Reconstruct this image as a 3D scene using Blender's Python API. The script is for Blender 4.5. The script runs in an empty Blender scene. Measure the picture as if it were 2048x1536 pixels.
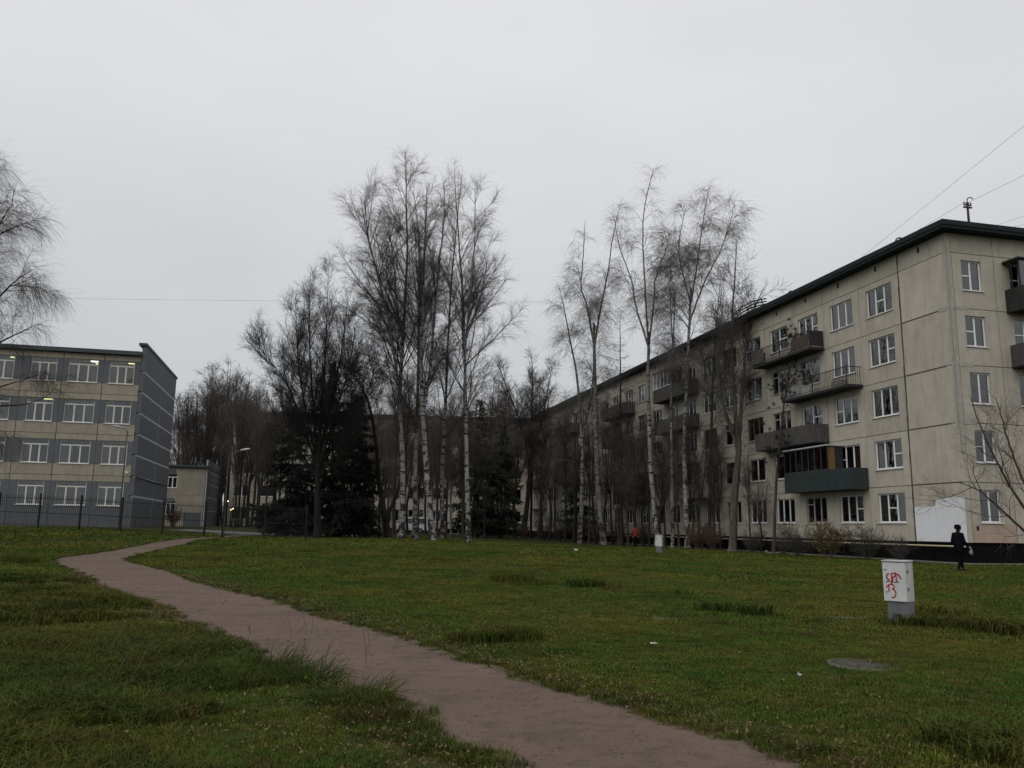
import bpy, bmesh, math, random
import numpy as np
from mathutils import Vector, Matrix

sc = bpy.context.scene
R = math.radians
# ------------------------------------------------------------------ camera
PITCH, ROLL = math.atan(286.6/1660.0), 0.0137
cam_d = bpy.data.cameras.new('camera'); cam = bpy.data.objects.new('camera', cam_d)
sc.collection.objects.link(cam); sc.camera = cam
cam_d.sensor_fit = 'HORIZONTAL'; cam_d.sensor_width = 36.0; cam_d.lens = 36.0*1660.0/2048.0
cam_d.clip_start = 0.1; cam_d.clip_end = 6000
cam.matrix_world = Matrix.Translation((0, 0, 1.4)) @ Matrix.Rotation(math.pi/2+PITCH, 4, 'X') @ Matrix.Rotation(ROLL, 4, 'Z')
# ------------------------------------------------------------------ sky
SUN_EL, SUN_AZ = R(48), R(215)          # soft brighter patch of cloud behind the camera to the left
w = bpy.data.worlds.new('World'); sc.world = w; w.use_nodes = True
nt = w.node_tree; N = nt.nodes; Lk = nt.links; N.clear()
o_ = N.new('ShaderNodeOutputWorld'); bg = N.new('ShaderNodeBackground'); Lk.new(bg.outputs[0], o_.inputs[0])
bg.inputs['Strength'].default_value = 0.1
sky = N.new('ShaderNodeTexSky'); sky.sky_type = 'NISHITA'; sky.sun_disc = False
sky.sun_elevation = SUN_EL; sky.sun_rotation = SUN_AZ; sky.dust_density = 6; sky.air_density = 1.0
hs = N.new('ShaderNodeHueSaturation'); hs.inputs['Saturation'].default_value = 0.15; hs.inputs['Value'].default_value = 0.6
Lk.new(sky.outputs[0], hs.inputs['Color'])
tc = N.new('ShaderNodeTexCoord'); sep = N.new('ShaderNodeSeparateXYZ'); Lk.new(tc.outputs['Generated'], sep.inputs[0])
cr = N.new('ShaderNodeValToRGB'); e = cr.color_ramp.elements
e[0].position = 0.0; e[0].color = (.53, .56, .585, 1); e[1].position = 0.75; e[1].color = (.84, .845, .865, 1)
m_ = e.new(0.18); m_.color = (.61, .635, .66, 1)
m_ = e.new(0.42); m_.color = (.755, .762, .785, 1)
Lk.new(sep.outputs['Z'], cr.inputs[0])
cn = N.new('ShaderNodeTexNoise'); cn.inputs['Scale'].default_value = 2.2; cn.inputs['Detail'].default_value = 5; cn.inputs['Roughness'].default_value = .5
mp = N.new('ShaderNodeMapping'); mp.inputs['Scale'].default_value = (1, 1, 2.5); Lk.new(tc.outputs['Generated'], mp.inputs[0]); Lk.new(mp.outputs[0], cn.inputs[0])
mr = N.new('ShaderNodeMapRange'); mr.inputs[1].default_value = .3; mr.inputs[2].default_value = .7; mr.inputs[3].default_value = 9.3; mr.inputs[4].default_value = 10.3
Lk.new(cn.outputs[0], mr.inputs[0])
vm = N.new('ShaderNodeVectorMath'); vm.operation = 'SCALE'; Lk.new(cr.outputs[0], vm.inputs[0]); Lk.new(mr.outputs[0], vm.inputs['Scale'])
mx = N.new('ShaderNodeMix'); mx.data_type = 'RGBA'; mx.inputs[0].default_value = 0.06
Lk.new(vm.outputs[0], mx.inputs[6]); Lk.new(hs.outputs[0], mx.inputs[7]); Lk.new(mx.outputs[2], bg.inputs['Color'])
sun_d = bpy.data.lights.new('sun', 'SUN'); sun_d.energy = 1.05; sun_d.angle = R(70); sun_d.color = (1, .97, .93)
sun = bpy.data.objects.new('sun', sun_d); sc.collection.objects.link(sun)
sv = Vector((math.sin(SUN_AZ)*math.cos(SUN_EL), math.cos(SUN_AZ)*math.cos(SUN_EL), math.sin(SUN_EL)))
sun.rotation_euler = sv.to_track_quat('Z', 'Y').to_euler()
vs = sc.view_settings; vs.view_transform = 'Standard'; vs.look = 'None'; vs.exposure = 0.0; vs.gamma = 1.0; vs.use_curve_mapping = False
sc.render.engine = 'CYCLES'
sc.cycles.max_bounces = 6; sc.cycles.diffuse_bounces = 3; sc.cycles.transparent_max_bounces = 12
sc.cycles.use_denoising = True

# ------------------------------------------------------------------ helpers
COL = sc.collection
def link(o, parent=None):
    COL.objects.link(o)
    if parent is not None: o.parent = parent
    return o
def tag(o, label=None, cat=None, group=None, kind=None):
    if label: o['label'] = label
    if cat: o['category'] = cat
    if group: o['group'] = group
    if kind: o['kind'] = kind
    return o
def empty(name, loc, rz=0):
    o = bpy.data.objects.new(name, None); o.location = loc; o.rotation_euler = (0, 0, rz); o.empty_display_size = .2
    return link(o)
def obj(name, mesh, parent=None, loc=(0, 0, 0), rz=0, rot=None, scale=None):
    o = bpy.data.objects.new(name, mesh); o.location = loc
    o.rotation_euler = rot if rot else (0, 0, rz)
    if scale: o.scale = scale
    return link(o, parent)
class MB:
    def __init__(s): s.v = []; s.f = []; s.mi = []
    def add(s, verts, faces, mi=0):
        n = len(s.v); s.v += [tuple(p) for p in verts]; s.f += [tuple(i+n for i in f) for f in faces]; s.mi += [mi]*len(faces); return s
    def box(s, x0, x1, y0, y1, z0, z1, mi=0):
        return s.add([(x0,y0,z0),(x1,y0,z0),(x1,y1,z0),(x0,y1,z0),(x0,y0,z1),(x1,y0,z1),(x1,y1,z1),(x0,y1,z1)],
                     [(3,2,1,0),(4,5,6,7),(0,1,5,4),(1,2,6,5),(2,3,7,6),(3,0,4,7)], mi)
    def cyl(s, p0, p1, r0, r1=None, n=8, mi=0, cap=True):
        p0 = Vector(p0); p1 = Vector(p1); r1 = r0 if r1 is None else r1
        d = (p1-p0).normalized(); u = d.orthogonal().normalized(); v = d.cross(u)
        vv = []
        for p, r in ((p0, r0), (p1, r1)):
            for i in range(n):
                a = 2*math.pi*i/n; vv.append(p+u*math.cos(a)*r+v*math.sin(a)*r)
        ff = [(i, (i+1) % n, n+(i+1) % n, n+i) for i in range(n)]
        if cap: ff += [tuple(range(n-1, -1, -1)), tuple(range(n, 2*n))]
        return s.add(vv, ff, mi)
    def path(s, pts, r, n=6, mi=0):
        for a, b in zip(pts[:-1], pts[1:]): s.cyl(a, b, r, r, n, mi)
        return s
    def mesh(s, name, *mats):
        m = bpy.data.meshes.new(name); m.from_pydata(s.v, [], s.f)
        for t in mats: m.materials.append(t)
        if len(mats) > 1: m.polygons.foreach_set('material_index', s.mi)
        m.update(); return m
def np_mesh(name, verts, quads=None, tris=None, mat=None, smooth=False, mats=None, mi=None):
    m = bpy.data.meshes.new(name)
    nq = 0 if quads is None else len(quads); ntr = 0 if tris is None else len(tris)
    m.vertices.add(len(verts)); m.vertices.foreach_set('co', np.asarray(verts, np.float32).ravel())
    li = []
    if nq: li.append(np.asarray(quads, np.int32).ravel())
    if ntr: li.append(np.asarray(tris, np.int32).ravel())
    li = np.concatenate(li); m.loops.add(len(li)); m.loops.foreach_set('vertex_index', li)
    m.polygons.add(nq+ntr)
    st = np.concatenate([np.arange(nq)*4, nq*4+np.arange(ntr)*3]).astype(np.int32)
    m.polygons.foreach_set('loop_start', st)
    try: m.polygons.foreach_set('loop_total', np.concatenate([np.full(nq, 4), np.full(ntr, 3)]).astype(np.int32))
    except Exception: pass
    if smooth: m.polygons.foreach_set('use_smooth', np.ones(nq+ntr, bool))
    for t in (mats or ([mat] if mat else [])): m.materials.append(t)
    if mi is not None: m.polygons.foreach_set('material_index', np.asarray(mi, np.int32))
    m.update(calc_edges=True); m.validate(); return m
# ------------------------------------------------------------------ terrain height
def S(x, a, b):
    x = np.clip((np.asarray(x, float)-a)/(b-a), 0, 1); return x*x*(3-2*x)
def TZ(X, Y):
    X = np.asarray(X, float); Y = np.asarray(Y, float)
    return .5*S(Y, 22, 52)*S(8-X, 0, 16) + .5*S(-X, 14, 32)*S(Y, 25, 55)
def tz(x, y): return float(TZ(x, y))

# ------------------------------------------------------------------ materials
MATS = {}
def mat(name, col, rough=.8, var=.12, vscale=3.0, col2=None, stretch=(1, 1, 1), bump=0, bscale=20, metal=0, spec=.3, rnd=0.0, stain=0.0, stain_col=(.05, .045, .04), stain_scale=(2.2, 2.2, .35)):
    m = bpy.data.materials.new(name); m.use_nodes = True; t = m.node_tree; n = t.nodes; l = t.links
    b = n['Principled BSDF']; b.inputs['Roughness'].default_value = rough; b.inputs['Metallic'].default_value = metal
    b.inputs['Specular IOR Level'].default_value = spec
    tc = n.new('ShaderNodeTexCoord'); mp = n.new('ShaderNodeMapping'); mp.inputs['Scale'].default_value = stretch
    oi = n.new('ShaderNodeObjectInfo')
    # shift the pattern for each object so that alike pieces do not repeat
    off = n.new('ShaderNodeVectorMath'); off.operation = 'MULTIPLY_ADD'
    l.new(oi.outputs['Random'], off.inputs[0]); off.inputs[1].default_value = (17.3, 9.1, 5.7); l.new(tc.outputs['Object'], off.inputs[2])
    l.new(off.outputs[0], mp.inputs[0])
    ns = n.new('ShaderNodeTexNoise'); ns.inputs['Scale'].default_value = vscale; ns.inputs['Detail'].default_value = 6; ns.inputs['Roughness'].default_value = .65
    l.new(mp.outputs[0], ns.inputs[0])
    c2 = col2 or tuple(c*(1-var*2.2) for c in col)
    cr = n.new('ShaderNodeMix'); cr.data_type = 'RGBA'; cr.inputs[6].default_value = (*c2, 1); cr.inputs[7].default_value = (*[min(1, c*(1+var*.6)) for c in col], 1)
    rr = n.new('ShaderNodeMapRange'); rr.inputs[1].default_value = .3; rr.inputs[2].default_value = .7; l.new(ns.outputs[0], rr.inputs[0])
    l.new(rr.outputs[0], cr.inputs[0]); out = cr.outputs[2]
    if stain:
        mp2 = n.new('ShaderNodeMapping'); mp2.inputs['Scale'].default_value = stain_scale; l.new(off.outputs[0], mp2.inputs[0])
        s2 = n.new('ShaderNodeTexNoise'); s2.inputs['Scale'].default_value = 1.6; s2.inputs['Detail'].default_value = 8; s2.inputs['Roughness'].default_value = .7; l.new(mp2.outputs[0], s2.inputs[0])
        r2 = n.new('ShaderNodeMapRange'); r2.inputs[1].default_value = .48; r2.inputs[2].default_value = .78; r2.inputs[4].default_value = stain; l.new(s2.outputs[0], r2.inputs[0])
        x2 = n.new('ShaderNodeMix'); x2.data_type = 'RGBA'; x2.inputs[7].default_value = (*stain_col, 1); l.new(r2.outputs[0], x2.inputs[0]); l.new(out, x2.inputs[6]); out = x2.outputs[2]
    if rnd:
        r3 = n.new('ShaderNodeMapRange'); r3.inputs[3].default_value = 1-rnd; r3.inputs[4].default_value = 1+rnd*.6; l.new(oi.outputs['Random'], r3.inputs[0])
        v3 = n.new('ShaderNodeVectorMath'); v3.operation = 'SCALE'; l.new(out, v3.inputs[0]); l.new(r3.outputs[0], v3.inputs['Scale']); out = v3.outputs[0]
    l.new(out, b.inputs['Base Color'])
    if bump:
        bn = n.new('ShaderNodeTexNoise'); bn.inputs['Scale'].default_value = bscale; bn.inputs['Detail'].default_value = 4; l.new(off.outputs[0], bn.inputs[0])
        bp = n.new('ShaderNodeBump'); bp.inputs['Strength'].default_value = bump; bp.inputs['Distance'].default_value = .02; l.new(bn.outputs[0], bp.inputs['Height']); l.new(bp.outputs[0], b.inputs['Normal'])
    MATS[name] = m; return m
def emit(name, col, s):
    m = bpy.data.materials.new(name); m.use_nodes = True; n = m.node_tree.nodes; b = n['Principled BSDF']
    b.inputs['Base Color'].default_value = (*col, 1); b.inputs['Emission Color'].default_value = (*col, 1); b.inputs['Emission Strength'].default_value = s
    MATS[name] = m; return m
def glass(name, ior=1.6, tint=(.75, .8, .8)):
    m = bpy.data.materials.new(name); m.use_nodes = True; t = m.node_tree; n = t.nodes; l = t.links; n.clear()
    o = n.new('ShaderNodeOutputMaterial'); mx = n.new('ShaderNodeMixShader'); tr = n.new('ShaderNodeBsdfTransparent'); gl = n.new('ShaderNodeBsdfGlossy'); fr = n.new('ShaderNodeFresnel')
    tr.inputs[0].default_value = (*tint, 1); gl.inputs['Roughness'].default_value = .02; fr.inputs['IOR'].default_value = ior
    tc = n.new('ShaderNodeTexCoord'); nz = n.new('ShaderNodeTexNoise'); nz.inputs['Scale'].default_value = 1.3; l.new(tc.outputs['Object'], nz.inputs[0])
    bp = n.new('ShaderNodeBump'); bp.inputs['Strength'].default_value = .08; bp.inputs['Distance'].default_value = .05; l.new(nz.outputs[0], bp.inputs['Height']); l.new(bp.outputs[0], gl.inputs['Normal'])
    l.new(fr.outputs[0], mx.inputs[0]); l.new(tr.outputs[0], mx.inputs[1]); l.new(gl.outputs[0], mx.inputs[2]); l.new(mx.outputs[0], o.inputs[0])
    MATS[name] = m; return m
mat('concrete_beige', (.46, .425, .355), .9, .08, 1.2, bump=.25, bscale=60, rnd=.10, stain=.5, stain_col=(.22, .19, .155), stain_scale=(2.6, 2.6, .28))
mat('concrete_pink', (.42, .32, .25), .9, .06, 1.2, bump=.2, bscale=60)
mat('plinth', (.009, .009, .009), .95, .2, 2, bump=.3, spec=.03)
mat('white_paint', (.72, .73, .75), .8, .04, 1.5, bump=.1, bscale=40)
mat('sealant_grey', (.37, .355, .32), .85, .1, 4)
mat('sealant_brown', (.085, .07, .055), .9, .2, 4)
mat('roof_felt', (.014, .026, .025), .9, .2, 3)
mat('roof_metal', (.06, .068, .072), .6, .15, 2)
mat('room_shade', (.03, .028, .026), .9, .1)  # near-black tone stands in for the shade of unlit rooms
mat('inner_room', (.42, .36, .26), .9, .05)
mat('pvc', (.78, .79, .8), .45, .03, 3)
mat('pvc_school', (.62, .60, .56), .5, .04, 3)
mat('curtain_school', (.66, .52, .36), .95, .06, 6, stretch=(6, 1, .4))
mat('old_wood_white', (.42, .40, .37), .7, .15, 6)
mat('old_wood_brown', (.12, .085, .06), .7, .2, 6)
mat('sill_white', (.7, .7, .7), .5, .06, 3)
for i, c in enumerate([(.62, .6, .55), (.42, .4, .36), (.16, .17, .16), (.5, .52, .53), (.28, .22, .16), (.07, .075, .08)]): mat('curtain_%s' % 'abcdef'[i], c, .95, .06, 6, stretch=(6, 1, .4))
glass('glass', 2.3)
glass('glass_school', 1.9)
mat('balcony_concrete', (.3, .28, .25), .9, .15, 3, stain=.5, stain_col=(.06, .055, .05))
mat('balcony_dark', (.035, .033, .032), .85, .2, 3)
mat('rail_metal', (.05, .045, .042), .7, .2, 5)
mat('sheet_blue', (.032, .046, .046), .55, .15, 2, stain=.4)
mat('sheet_rust', (.075, .055, .042), .8, .25, 3, stain=.5)
mat('sheet_white', (.5, .51, .52), .7, .1, 3, stain=.4, stain_col=(.15, .14, .13))
mat('slat_grey', (.085, .08, .077), .8, .2, 4, stretch=(1, 1, .3), stain=.4)
mat('lattice_white', (.33, .31, .29), .8, .12, 4, stain=.4)
mat('plywood', (.2, .115, .05), .8, .15, 3, stretch=(1, 1, .2))
mat('school_beige', (.345, .31, .25), .9, .06, 1.1, bump=.2, bscale=50, rnd=.09, stain=.6, stain_col=(.17, .135, .095))
mat('school_blue', (.118, .127, .14), .85, .07, 1.2, bump=.15, bscale=50, rnd=.05, stain=.3, stain_col=(.08, .088, .1))
mat('school_grey', (.118, .124, .138), .85, .06, 1.2, bump=.15, bscale=50, rnd=.07, stain=.3, stain_col=(.06, .065, .075))
mat('joint_light', (.42, .44, .47), .85, .1, 4)
mat('lamp_tube', (.9, .9, .85), .5); emit('lamp_tube', (1, .98, .86), 4.5); emit('lamp_warm', (1, .86, .35), 2.2); emit('lamp_street', (1, .7, .35), 3.0)
mat('fence_black', (.006, .006, .007), .5, .1)
mat('galvanised', (.085, .088, .092), .5, .1, 6, metal=.4)
mat('lamp_head', (.5, .51, .52), .45, .05)
mat('asphalt', (.09, .09, .092), .5, .12, 2, bump=.2, bscale=80)
mat('pavement', (.14, .132, .12), .85, .2, 2, bump=.2, bscale=40)
mat('cabinet_white', (.52, .53, .52), .5, .08, 4, stain=.5, stain_col=(.25, .25, .23))
mat('cabinet_grey', (.13, .135, .145), .6, .1, 4, stain=.3)
mat('seam_dark', (.02, .02, .02), .8, .1)
mat('graffiti_red', (.42, .02, .03), .6, .1, 12)
mat('graffiti_dark', (.05, .012, .02), .6, .1, 12)
mat('gas_pipe', (.52, .46, .31), .6, .08, 4)
mat('twig_dark', (.072, .064, .058), .9, .15, 6)
mat('twig_black', (.024, .022, .021), .95, .15, 6)
mat('twig_brown', (.125, .097, .082), .9, .15, 6)
mat('twig_grey', (.115, .104, .096), .9, .15, 6)
mat('bark_dark', (.035, .03, .027), .95, .3, 6, stretch=(1, 1, .25), bump=.5, bscale=18)
mat('bark_black', (.016, .014, .013), .95, .3, 6, stretch=(1, 1, .25), bump=.5, bscale=18)
mat('bark_brown', (.07, .055, .045), .95, .3, 6, stretch=(1, 1, .25), bump=.5, bscale=18)
mat('bark_grey', (.11, .10, .09), .95, .3, 6, stretch=(1, 1, .25), bump=.5, bscale=18)
mat('needles_dark', (.018, .026, .017), .9, .3, 3)
mat('needles_green', (.03, .042, .026), .9, .3, 3)
mat('leaf_yellow', (.17, .13, .025), .8, .3, 8, rnd=.2)
mat('leaf_green', (.06, .075, .02), .8, .3, 8)
mat('leaf_brown', (.13, .065, .025), .8, .3, 8)
mat('manhole_iron', (.058, .054, .046), .9, .3, 6, bump=.6, bscale=25)
mat('manhole_ring', (.10, .09, .075), .9, .15, 6, bump=.4, bscale=30)
mat('skin', (.42, .27, .2), .6, .05); mat('coat_black', (.006, .007, .010), .95, .1, spec=.05); mat('trouser_black', (.005, .005, .006), .95, .1, spec=.05)
mat('coat_red', (.17, .022, .02), .85, .1); mat('hair_dark', (.015, .011, .01), .8, .1); mat('shoe', (.01, .01, .01), .6, .1)
mat('car_white', (.72, .73, .74), .3, .02, spec=.5); mat('car_glass', (.015, .017, .02), .08, .02, spec=.6); mat('tyre', (.012, .012, .012), .8, .1); mat('rim', (.35, .35, .36), .4, .05, metal=.6)
mat('paper_white', (.68, .68, .66), .8, .06); mat('paper_blue', (.42, .55, .68), .5, .1); mat('wire', (.04, .04, .042), .6)
mat('bag_grey', (.22, .22, .22), .7, .1)

def birch_mat(name, white=(.30, .288, .27), low=.6):
    m = bpy.data.materials.new(name); m.use_nodes = True; t = m.node_tree; n = t.nodes; l = t.links; b = n['Principled BSDF']; b.inputs['Roughness'].default_value = .85
    b.inputs['Specular IOR Level'].default_value = .2
    tc = n.new('ShaderNodeTexCoord'); oi = n.new('ShaderNodeObjectInfo')
    off = n.new('ShaderNodeVectorMath'); off.operation = 'MULTIPLY_ADD'; l.new(oi.outputs['Random'], off.inputs[0]); off.inputs[1].default_value = (31, 17, 57); l.new(tc.outputs['Object'], off.inputs[2])
    def noise(scale, st, det=4):
        mp = n.new('ShaderNodeMapping'); mp.inputs['Scale'].default_value = st; l.new(off.outputs[0], mp.inputs[0])
        q = n.new('ShaderNodeTexNoise'); q.inputs['Scale'].default_value = scale; q.inputs['Detail'].default_value = det; l.new(mp.outputs[0], q.inputs[0]); return q.outputs[0]
    def rng_(v, a, c, o0=0, o1=1):
        r = n.new('ShaderNodeMapRange'); r.inputs[1].default_value = a; r.inputs[2].default_value = c; r.inputs[3].default_value = o0; r.inputs[4].default_value = o1; l.new(v, r.inputs[0]); return r.outputs[0]
    def mixc(f, a, c):
        x = n.new('ShaderNodeMix'); x.data_type = 'RGBA'; l.new(f, x.inputs[0])
        for s, q in ((6, a), (7, c)):
            if isinstance(q, tuple): x.inputs[s].default_value = (*q, 1)
            else: l.new(q, x.inputs[s])
        return x.outputs[2]
    base = mixc(rng_(noise(1.5, (1, 1, .5)), .3, .7), tuple(c*.62 for c in white), white)
    dash = rng_(noise(1.0, (2.6, 2.6, 7.5), 3), .54, .60)
    c = mixc(dash, base, (.022, .02, .019))
    sep = n.new('ShaderNodeSeparateXYZ'); l.new(tc.outputs['Object'], sep.inputs[0])
    lowf = rng_(sep.outputs['Z'], 5.5, 0.0, 0.0, .16)
    pn = n.new('ShaderNodeMath'); pn.operation = 'ADD'; l.new(noise(1.0, (3, 3, 2.2), 5), pn.inputs[0]); l.new(lowf, pn.inputs[1])
    c = mixc(rng_(pn.outputs[0], .6, .67), c, (.03, .027, .025))
    hi = rng_(sep.outputs['Z'], 11, 24, 0, .78)
    c = mixc(hi, c, (.10, .085, .075))
    l.new(c, b.inputs['Base Color']); MATS[name] = m
birch_mat('birch_bark'); birch_mat('birch_bark_grey', (.235, .222, .208))

def ground_mat():
    m = bpy.data.materials.new('ground_soil'); m.use_nodes = True; t = m.node_tree; n = t.nodes; l = t.links; b = n['Principled BSDF']; b.inputs['Roughness'].default_value = .95; b.inputs['Specular IOR Level'].default_value = .1
    g = n.new('ShaderNodeNewGeometry')
    def noise(s, d=6):
        q = n.new('ShaderNodeTexNoise'); q.inputs['Scale'].default_value = s; q.inputs['Detail'].default_value = d; q.inputs['Roughness'].default_value = .65; l.new(g.outputs['Position'], q.inputs[0]); return q.outputs[0]
    def rr(v, a, c):
        r = n.new('ShaderNodeMapRange'); r.inputs[1].default_value = a; r.inputs[2].default_value = c; l.new(v, r.inputs[0]); return r.outputs[0]
    def mixc(f, a, c):
        x = n.new('ShaderNodeMix'); x.data_type = 'RGBA'; l.new(f, x.inputs[0])
        for s, q in ((6, a), (7, c)):
            if isinstance(q, tuple): x.inputs[s].default_value = (*q, 1)
            else: l.new(q, x.inputs[s])
        return x.outputs[2]
    c = mixc(rr(noise(.35), .35, .65), (.026, .036, .008), (.046, .044, .012))
    c = mixc(rr(noise(3.0), .5, .72), c, (.014, .018, .006))
    c = mixc(rr(noise(14), .55, .75), c, (.045, .033, .014))
    l.new(c, b.inputs['Base Color'])
    bp = n.new('ShaderNodeBump'); bp.inputs['Strength'].default_value = .6; bp.inputs['Distance'].default_value = .05; l.new(noise(9), bp.inputs['Height']); l.new(bp.outputs[0], b.inputs['Normal'])
    MATS['ground_soil'] = m
    m = bpy.data.materials.new('path_sand'); m.use_nodes = True; t = m.node_tree; n = t.nodes; l = t.links; b = n['Principled BSDF']; b.inputs['Roughness'].default_value = .95; b.inputs['Specular IOR Level'].default_value = .15
    g = n.new('ShaderNodeNewGeometry')
    c = mixc(rr(noise(.5), .35, .65), (.142, .100, .079), (.110, .081, .064))
    c = mixc(rr(noise(5, 8), .5, .75), c, (.075, .056, .044))
    c = mixc(rr(noise(1.3, 8), .52, .72), c, (.078, .060, .048))
    c = mixc(rr(noise(34, 4), .60, .68), c, (.06, .044, .034))
    c = mixc(rr(noise(60, 3), .62, .72), c, (.21, .17, .14))
    l.new(c, b.inputs['Base Color'])
    bp = n.new('ShaderNodeBump'); bp.inputs['Strength'].default_value = .8; bp.inputs['Distance'].default_value = .02; l.new(noise(20, 10), bp.inputs['Height']); l.new(bp.outputs[0], b.inputs['Normal'])
    MATS['path_sand'] = m
    m = bpy.data.materials.new('grass_blade'); m.use_nodes = True; t = m.node_tree; n = t.nodes; l = t.links; b = n['Principled BSDF']; b.inputs['Roughness'].default_value = .85; b.inputs['Specular IOR Level'].default_value = .06
    g = n.new('ShaderNodeNewGeometry'); oi = n.new('ShaderNodeObjectInfo')
    # patches of fresher and of yellowed turf
    c = mixc(rr(noise(.22, 4), .38, .62), (.048, .098, .016), (.112, .118, .021))
    c = mixc(rr(noise(.8, 5), .52, .70), c, (.030, .060, .012))
    c = mixc(rr(oi.outputs['Random'], .74, .98), c, (.115, .082, .03))
    c = mixc(rr(noise(2.6, 5), .54, .70), c, (.085, .072, .024))
    wn = n.new('ShaderNodeTexWhiteNoise'); wn.noise_dimensions = '1D'; l.new(oi.outputs['Random'], wn.inputs['W'])
    sc_ = n.new('ShaderNodeMapRange'); sc_.inputs[3].default_value = .55; sc_.inputs[4].default_value = 1.35; l.new(wn.outputs['Value'], sc_.inputs[0])
    vv = n.new('ShaderNodeVectorMath'); vv.operation = 'SCALE'; l.new(c, vv.inputs[0]); l.new(sc_.outputs[0], vv.inputs['Scale'])
    l.new(vv.outputs[0], b.inputs['Base Color']); MATS['grass_blade'] = m
    m2 = m.copy(); m2.name = 'grass_rough'; MATS['grass_rough'] = m2
    for q in m2.node_tree.nodes:
        if q.type == 'MAP_RANGE' and abs(q.inputs[4].default_value-1.35) < 1e-3: q.inputs[3].default_value = .38; q.inputs[4].default_value = .9
    m = bpy.data.materials.new('litter_leaf'); m.use_nodes = True; t = m.node_tree; n = t.nodes; l = t.links; b = n['Principled BSDF']; b.inputs['Roughness'].default_value = .8
    g = n.new('ShaderNodeNewGeometry')
    wn = n.new('ShaderNodeTexWhiteNoise'); wn.noise_dimensions = '1D'; l.new(g.outputs['Random Per Island'], wn.inputs['W'])
    rp = n.new('ShaderNodeValToRGB'); ee = rp.color_ramp.elements; ee[0].color = (.075, .045, .016, 1); ee[1].color = (.13, .11, .06, 1); q = ee.new(.4); q.color = (.09, .035, .014, 1); q = ee.new(.75); q.color = (.11, .078, .02, 1)
    l.new(wn.outputs['Value'], rp.inputs[0]); l.new(rp.outputs[0], b.inputs['Base Color']); MATS['litter_leaf'] = m
ground_mat()

# ------------------------------------------------------------------ ground, path, paving
def grid_axis(a, b, step, far):
    return np.concatenate([[-far, -900, -300], np.arange(a, b+.01, step), [300, 900, far]])
gx = grid_axis(-80, 60, 1.0, 3000); gy = grid_axis(-40, 130, 1.0, 3000)
GX, GY = np.meshgrid(gx, gy); nx, ny = len(gx), len(gy)
gv = np.stack([GX, GY, TZ(GX, GY)], -1).reshape(-1, 3)
ii = (np.arange(ny-1)[:, None]*nx+np.arange(nx-1)[None]).reshape(-1)
gq = np.stack([ii, ii+1, ii+nx+1, ii+nx], 1)
ground = obj('ground', np_mesh('ground', gv, gq, mat=MATS['ground_soil'], smooth=True)); tag(ground, 'uneven autumn lawn ground', kind='structure')

PL = [(4.2, -3.0), (2.1, 1.4), (.75, 3.7), (-.12, 5.21), (-.33, 5.59), (-.54, 6.02), (-.84, 6.84), (-1.64, 7.78), (-2.5, 8.94), (-3.36, 10.43), (-4.49, 11.9), (-5.93, 14.31), (-7.38, 16.42), (-8.92, 18.71), (-11.33, 22.57), (-15.71, 29.3), (-16.32, 32.63), (-16.6, 35.5), (-17.4, 40.47), (-18.15, 46.1), (-18.3, 51), (-18.9, 57), (-20.5, 64)]
PR = [(6.6, -3.0), (4.4, 1.4), (2.9, 3.8), (1.93, 5.36), (1.75, 5.68), (1.5, 6.1), (1.09, 6.7), (.5, 7.68), (-.49, 9.22), (-1.64, 11.43), (-2.89, 13.43), (-4.12, 15.52), (-5.57, 17.6), (-7.81, 21.03), (-10.23, 25.18), (-13.3, 29.59), (-14.32, 32.84), (-15.05, 37.0), (-16.1, 42.5), (-16.95, 46.6), (-17.45, 51), (-17.9, 57), (-19.4, 64)]
def resample(pts, n):
    p = np.array(pts, float); d = np.r_[0, np.cumsum(np.linalg.norm(np.diff(p, axis=0), axis=1))]
    # even parameter per control point keeps both edges in step
    u = np.linspace(0, len(p)-1, n); k = np.minimum(u.astype(int), len(p)-2); f = (u-k)[:, None]
    p0 = p[np.maximum(k-1, 0)]; p1 = p[k]; p2 = p[k+1]; p3 = p[np.minimum(k+2, len(p)-1)]
    return .5*((2*p1)+(-p0+p2)*f+(2*p0-5*p1+4*p2-p3)*f**2+(-p0+3*p1-3*p2+p3)*f**3)
NP_ = 420
pl, pr_ = resample(PL, NP_), resample(PR, NP_)
rg = np.random.default_rng(5)
def smooth_noise(n, k, amp):
    a = rg.normal(0, 1, n+k); c = np.convolve(a, np.ones(k)/k, 'valid')[:n]; return c*amp*math.sqrt(k)
axis = pr_-pl; axis /= np.linalg.norm(axis, axis=1)[:, None]
pl2 = pl+axis*(smooth_noise(NP_, 3, .035)+smooth_noise(NP_, 12, .05))[:, None]
pr2 = pr_+axis*(smooth_noise(NP_, 3, .035)+smooth_noise(NP_, 12, .05))[:, None]
K = 9; pv = []
for i in range(K):
    f = i/(K-1); p = pl2*(1-f)+pr2*f
    pv.append(np.column_stack([p, TZ(p[:, 0], p[:, 1])+.008+.010*math.sin(math.pi*f)*-0.2]))
pv = np.stack(pv, 1); 
idx = np.arange(NP_*K).reshape(NP_, K)
pq = np.stack([idx[:-1, :-1], idx[:-1, 1:], idx[1:, 1:], idx[1:, :-1]], -1).reshape(-1, 4)
path = obj('path', np_mesh('path', pv.reshape(-1, 3), pq, mat=MATS['path_sand'], smooth=True)); tag(path, 'trodden pinkish sand footpath curving across the lawn', kind='structure')
poly = np.concatenate([pl2, pr2[::-1]])
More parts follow.
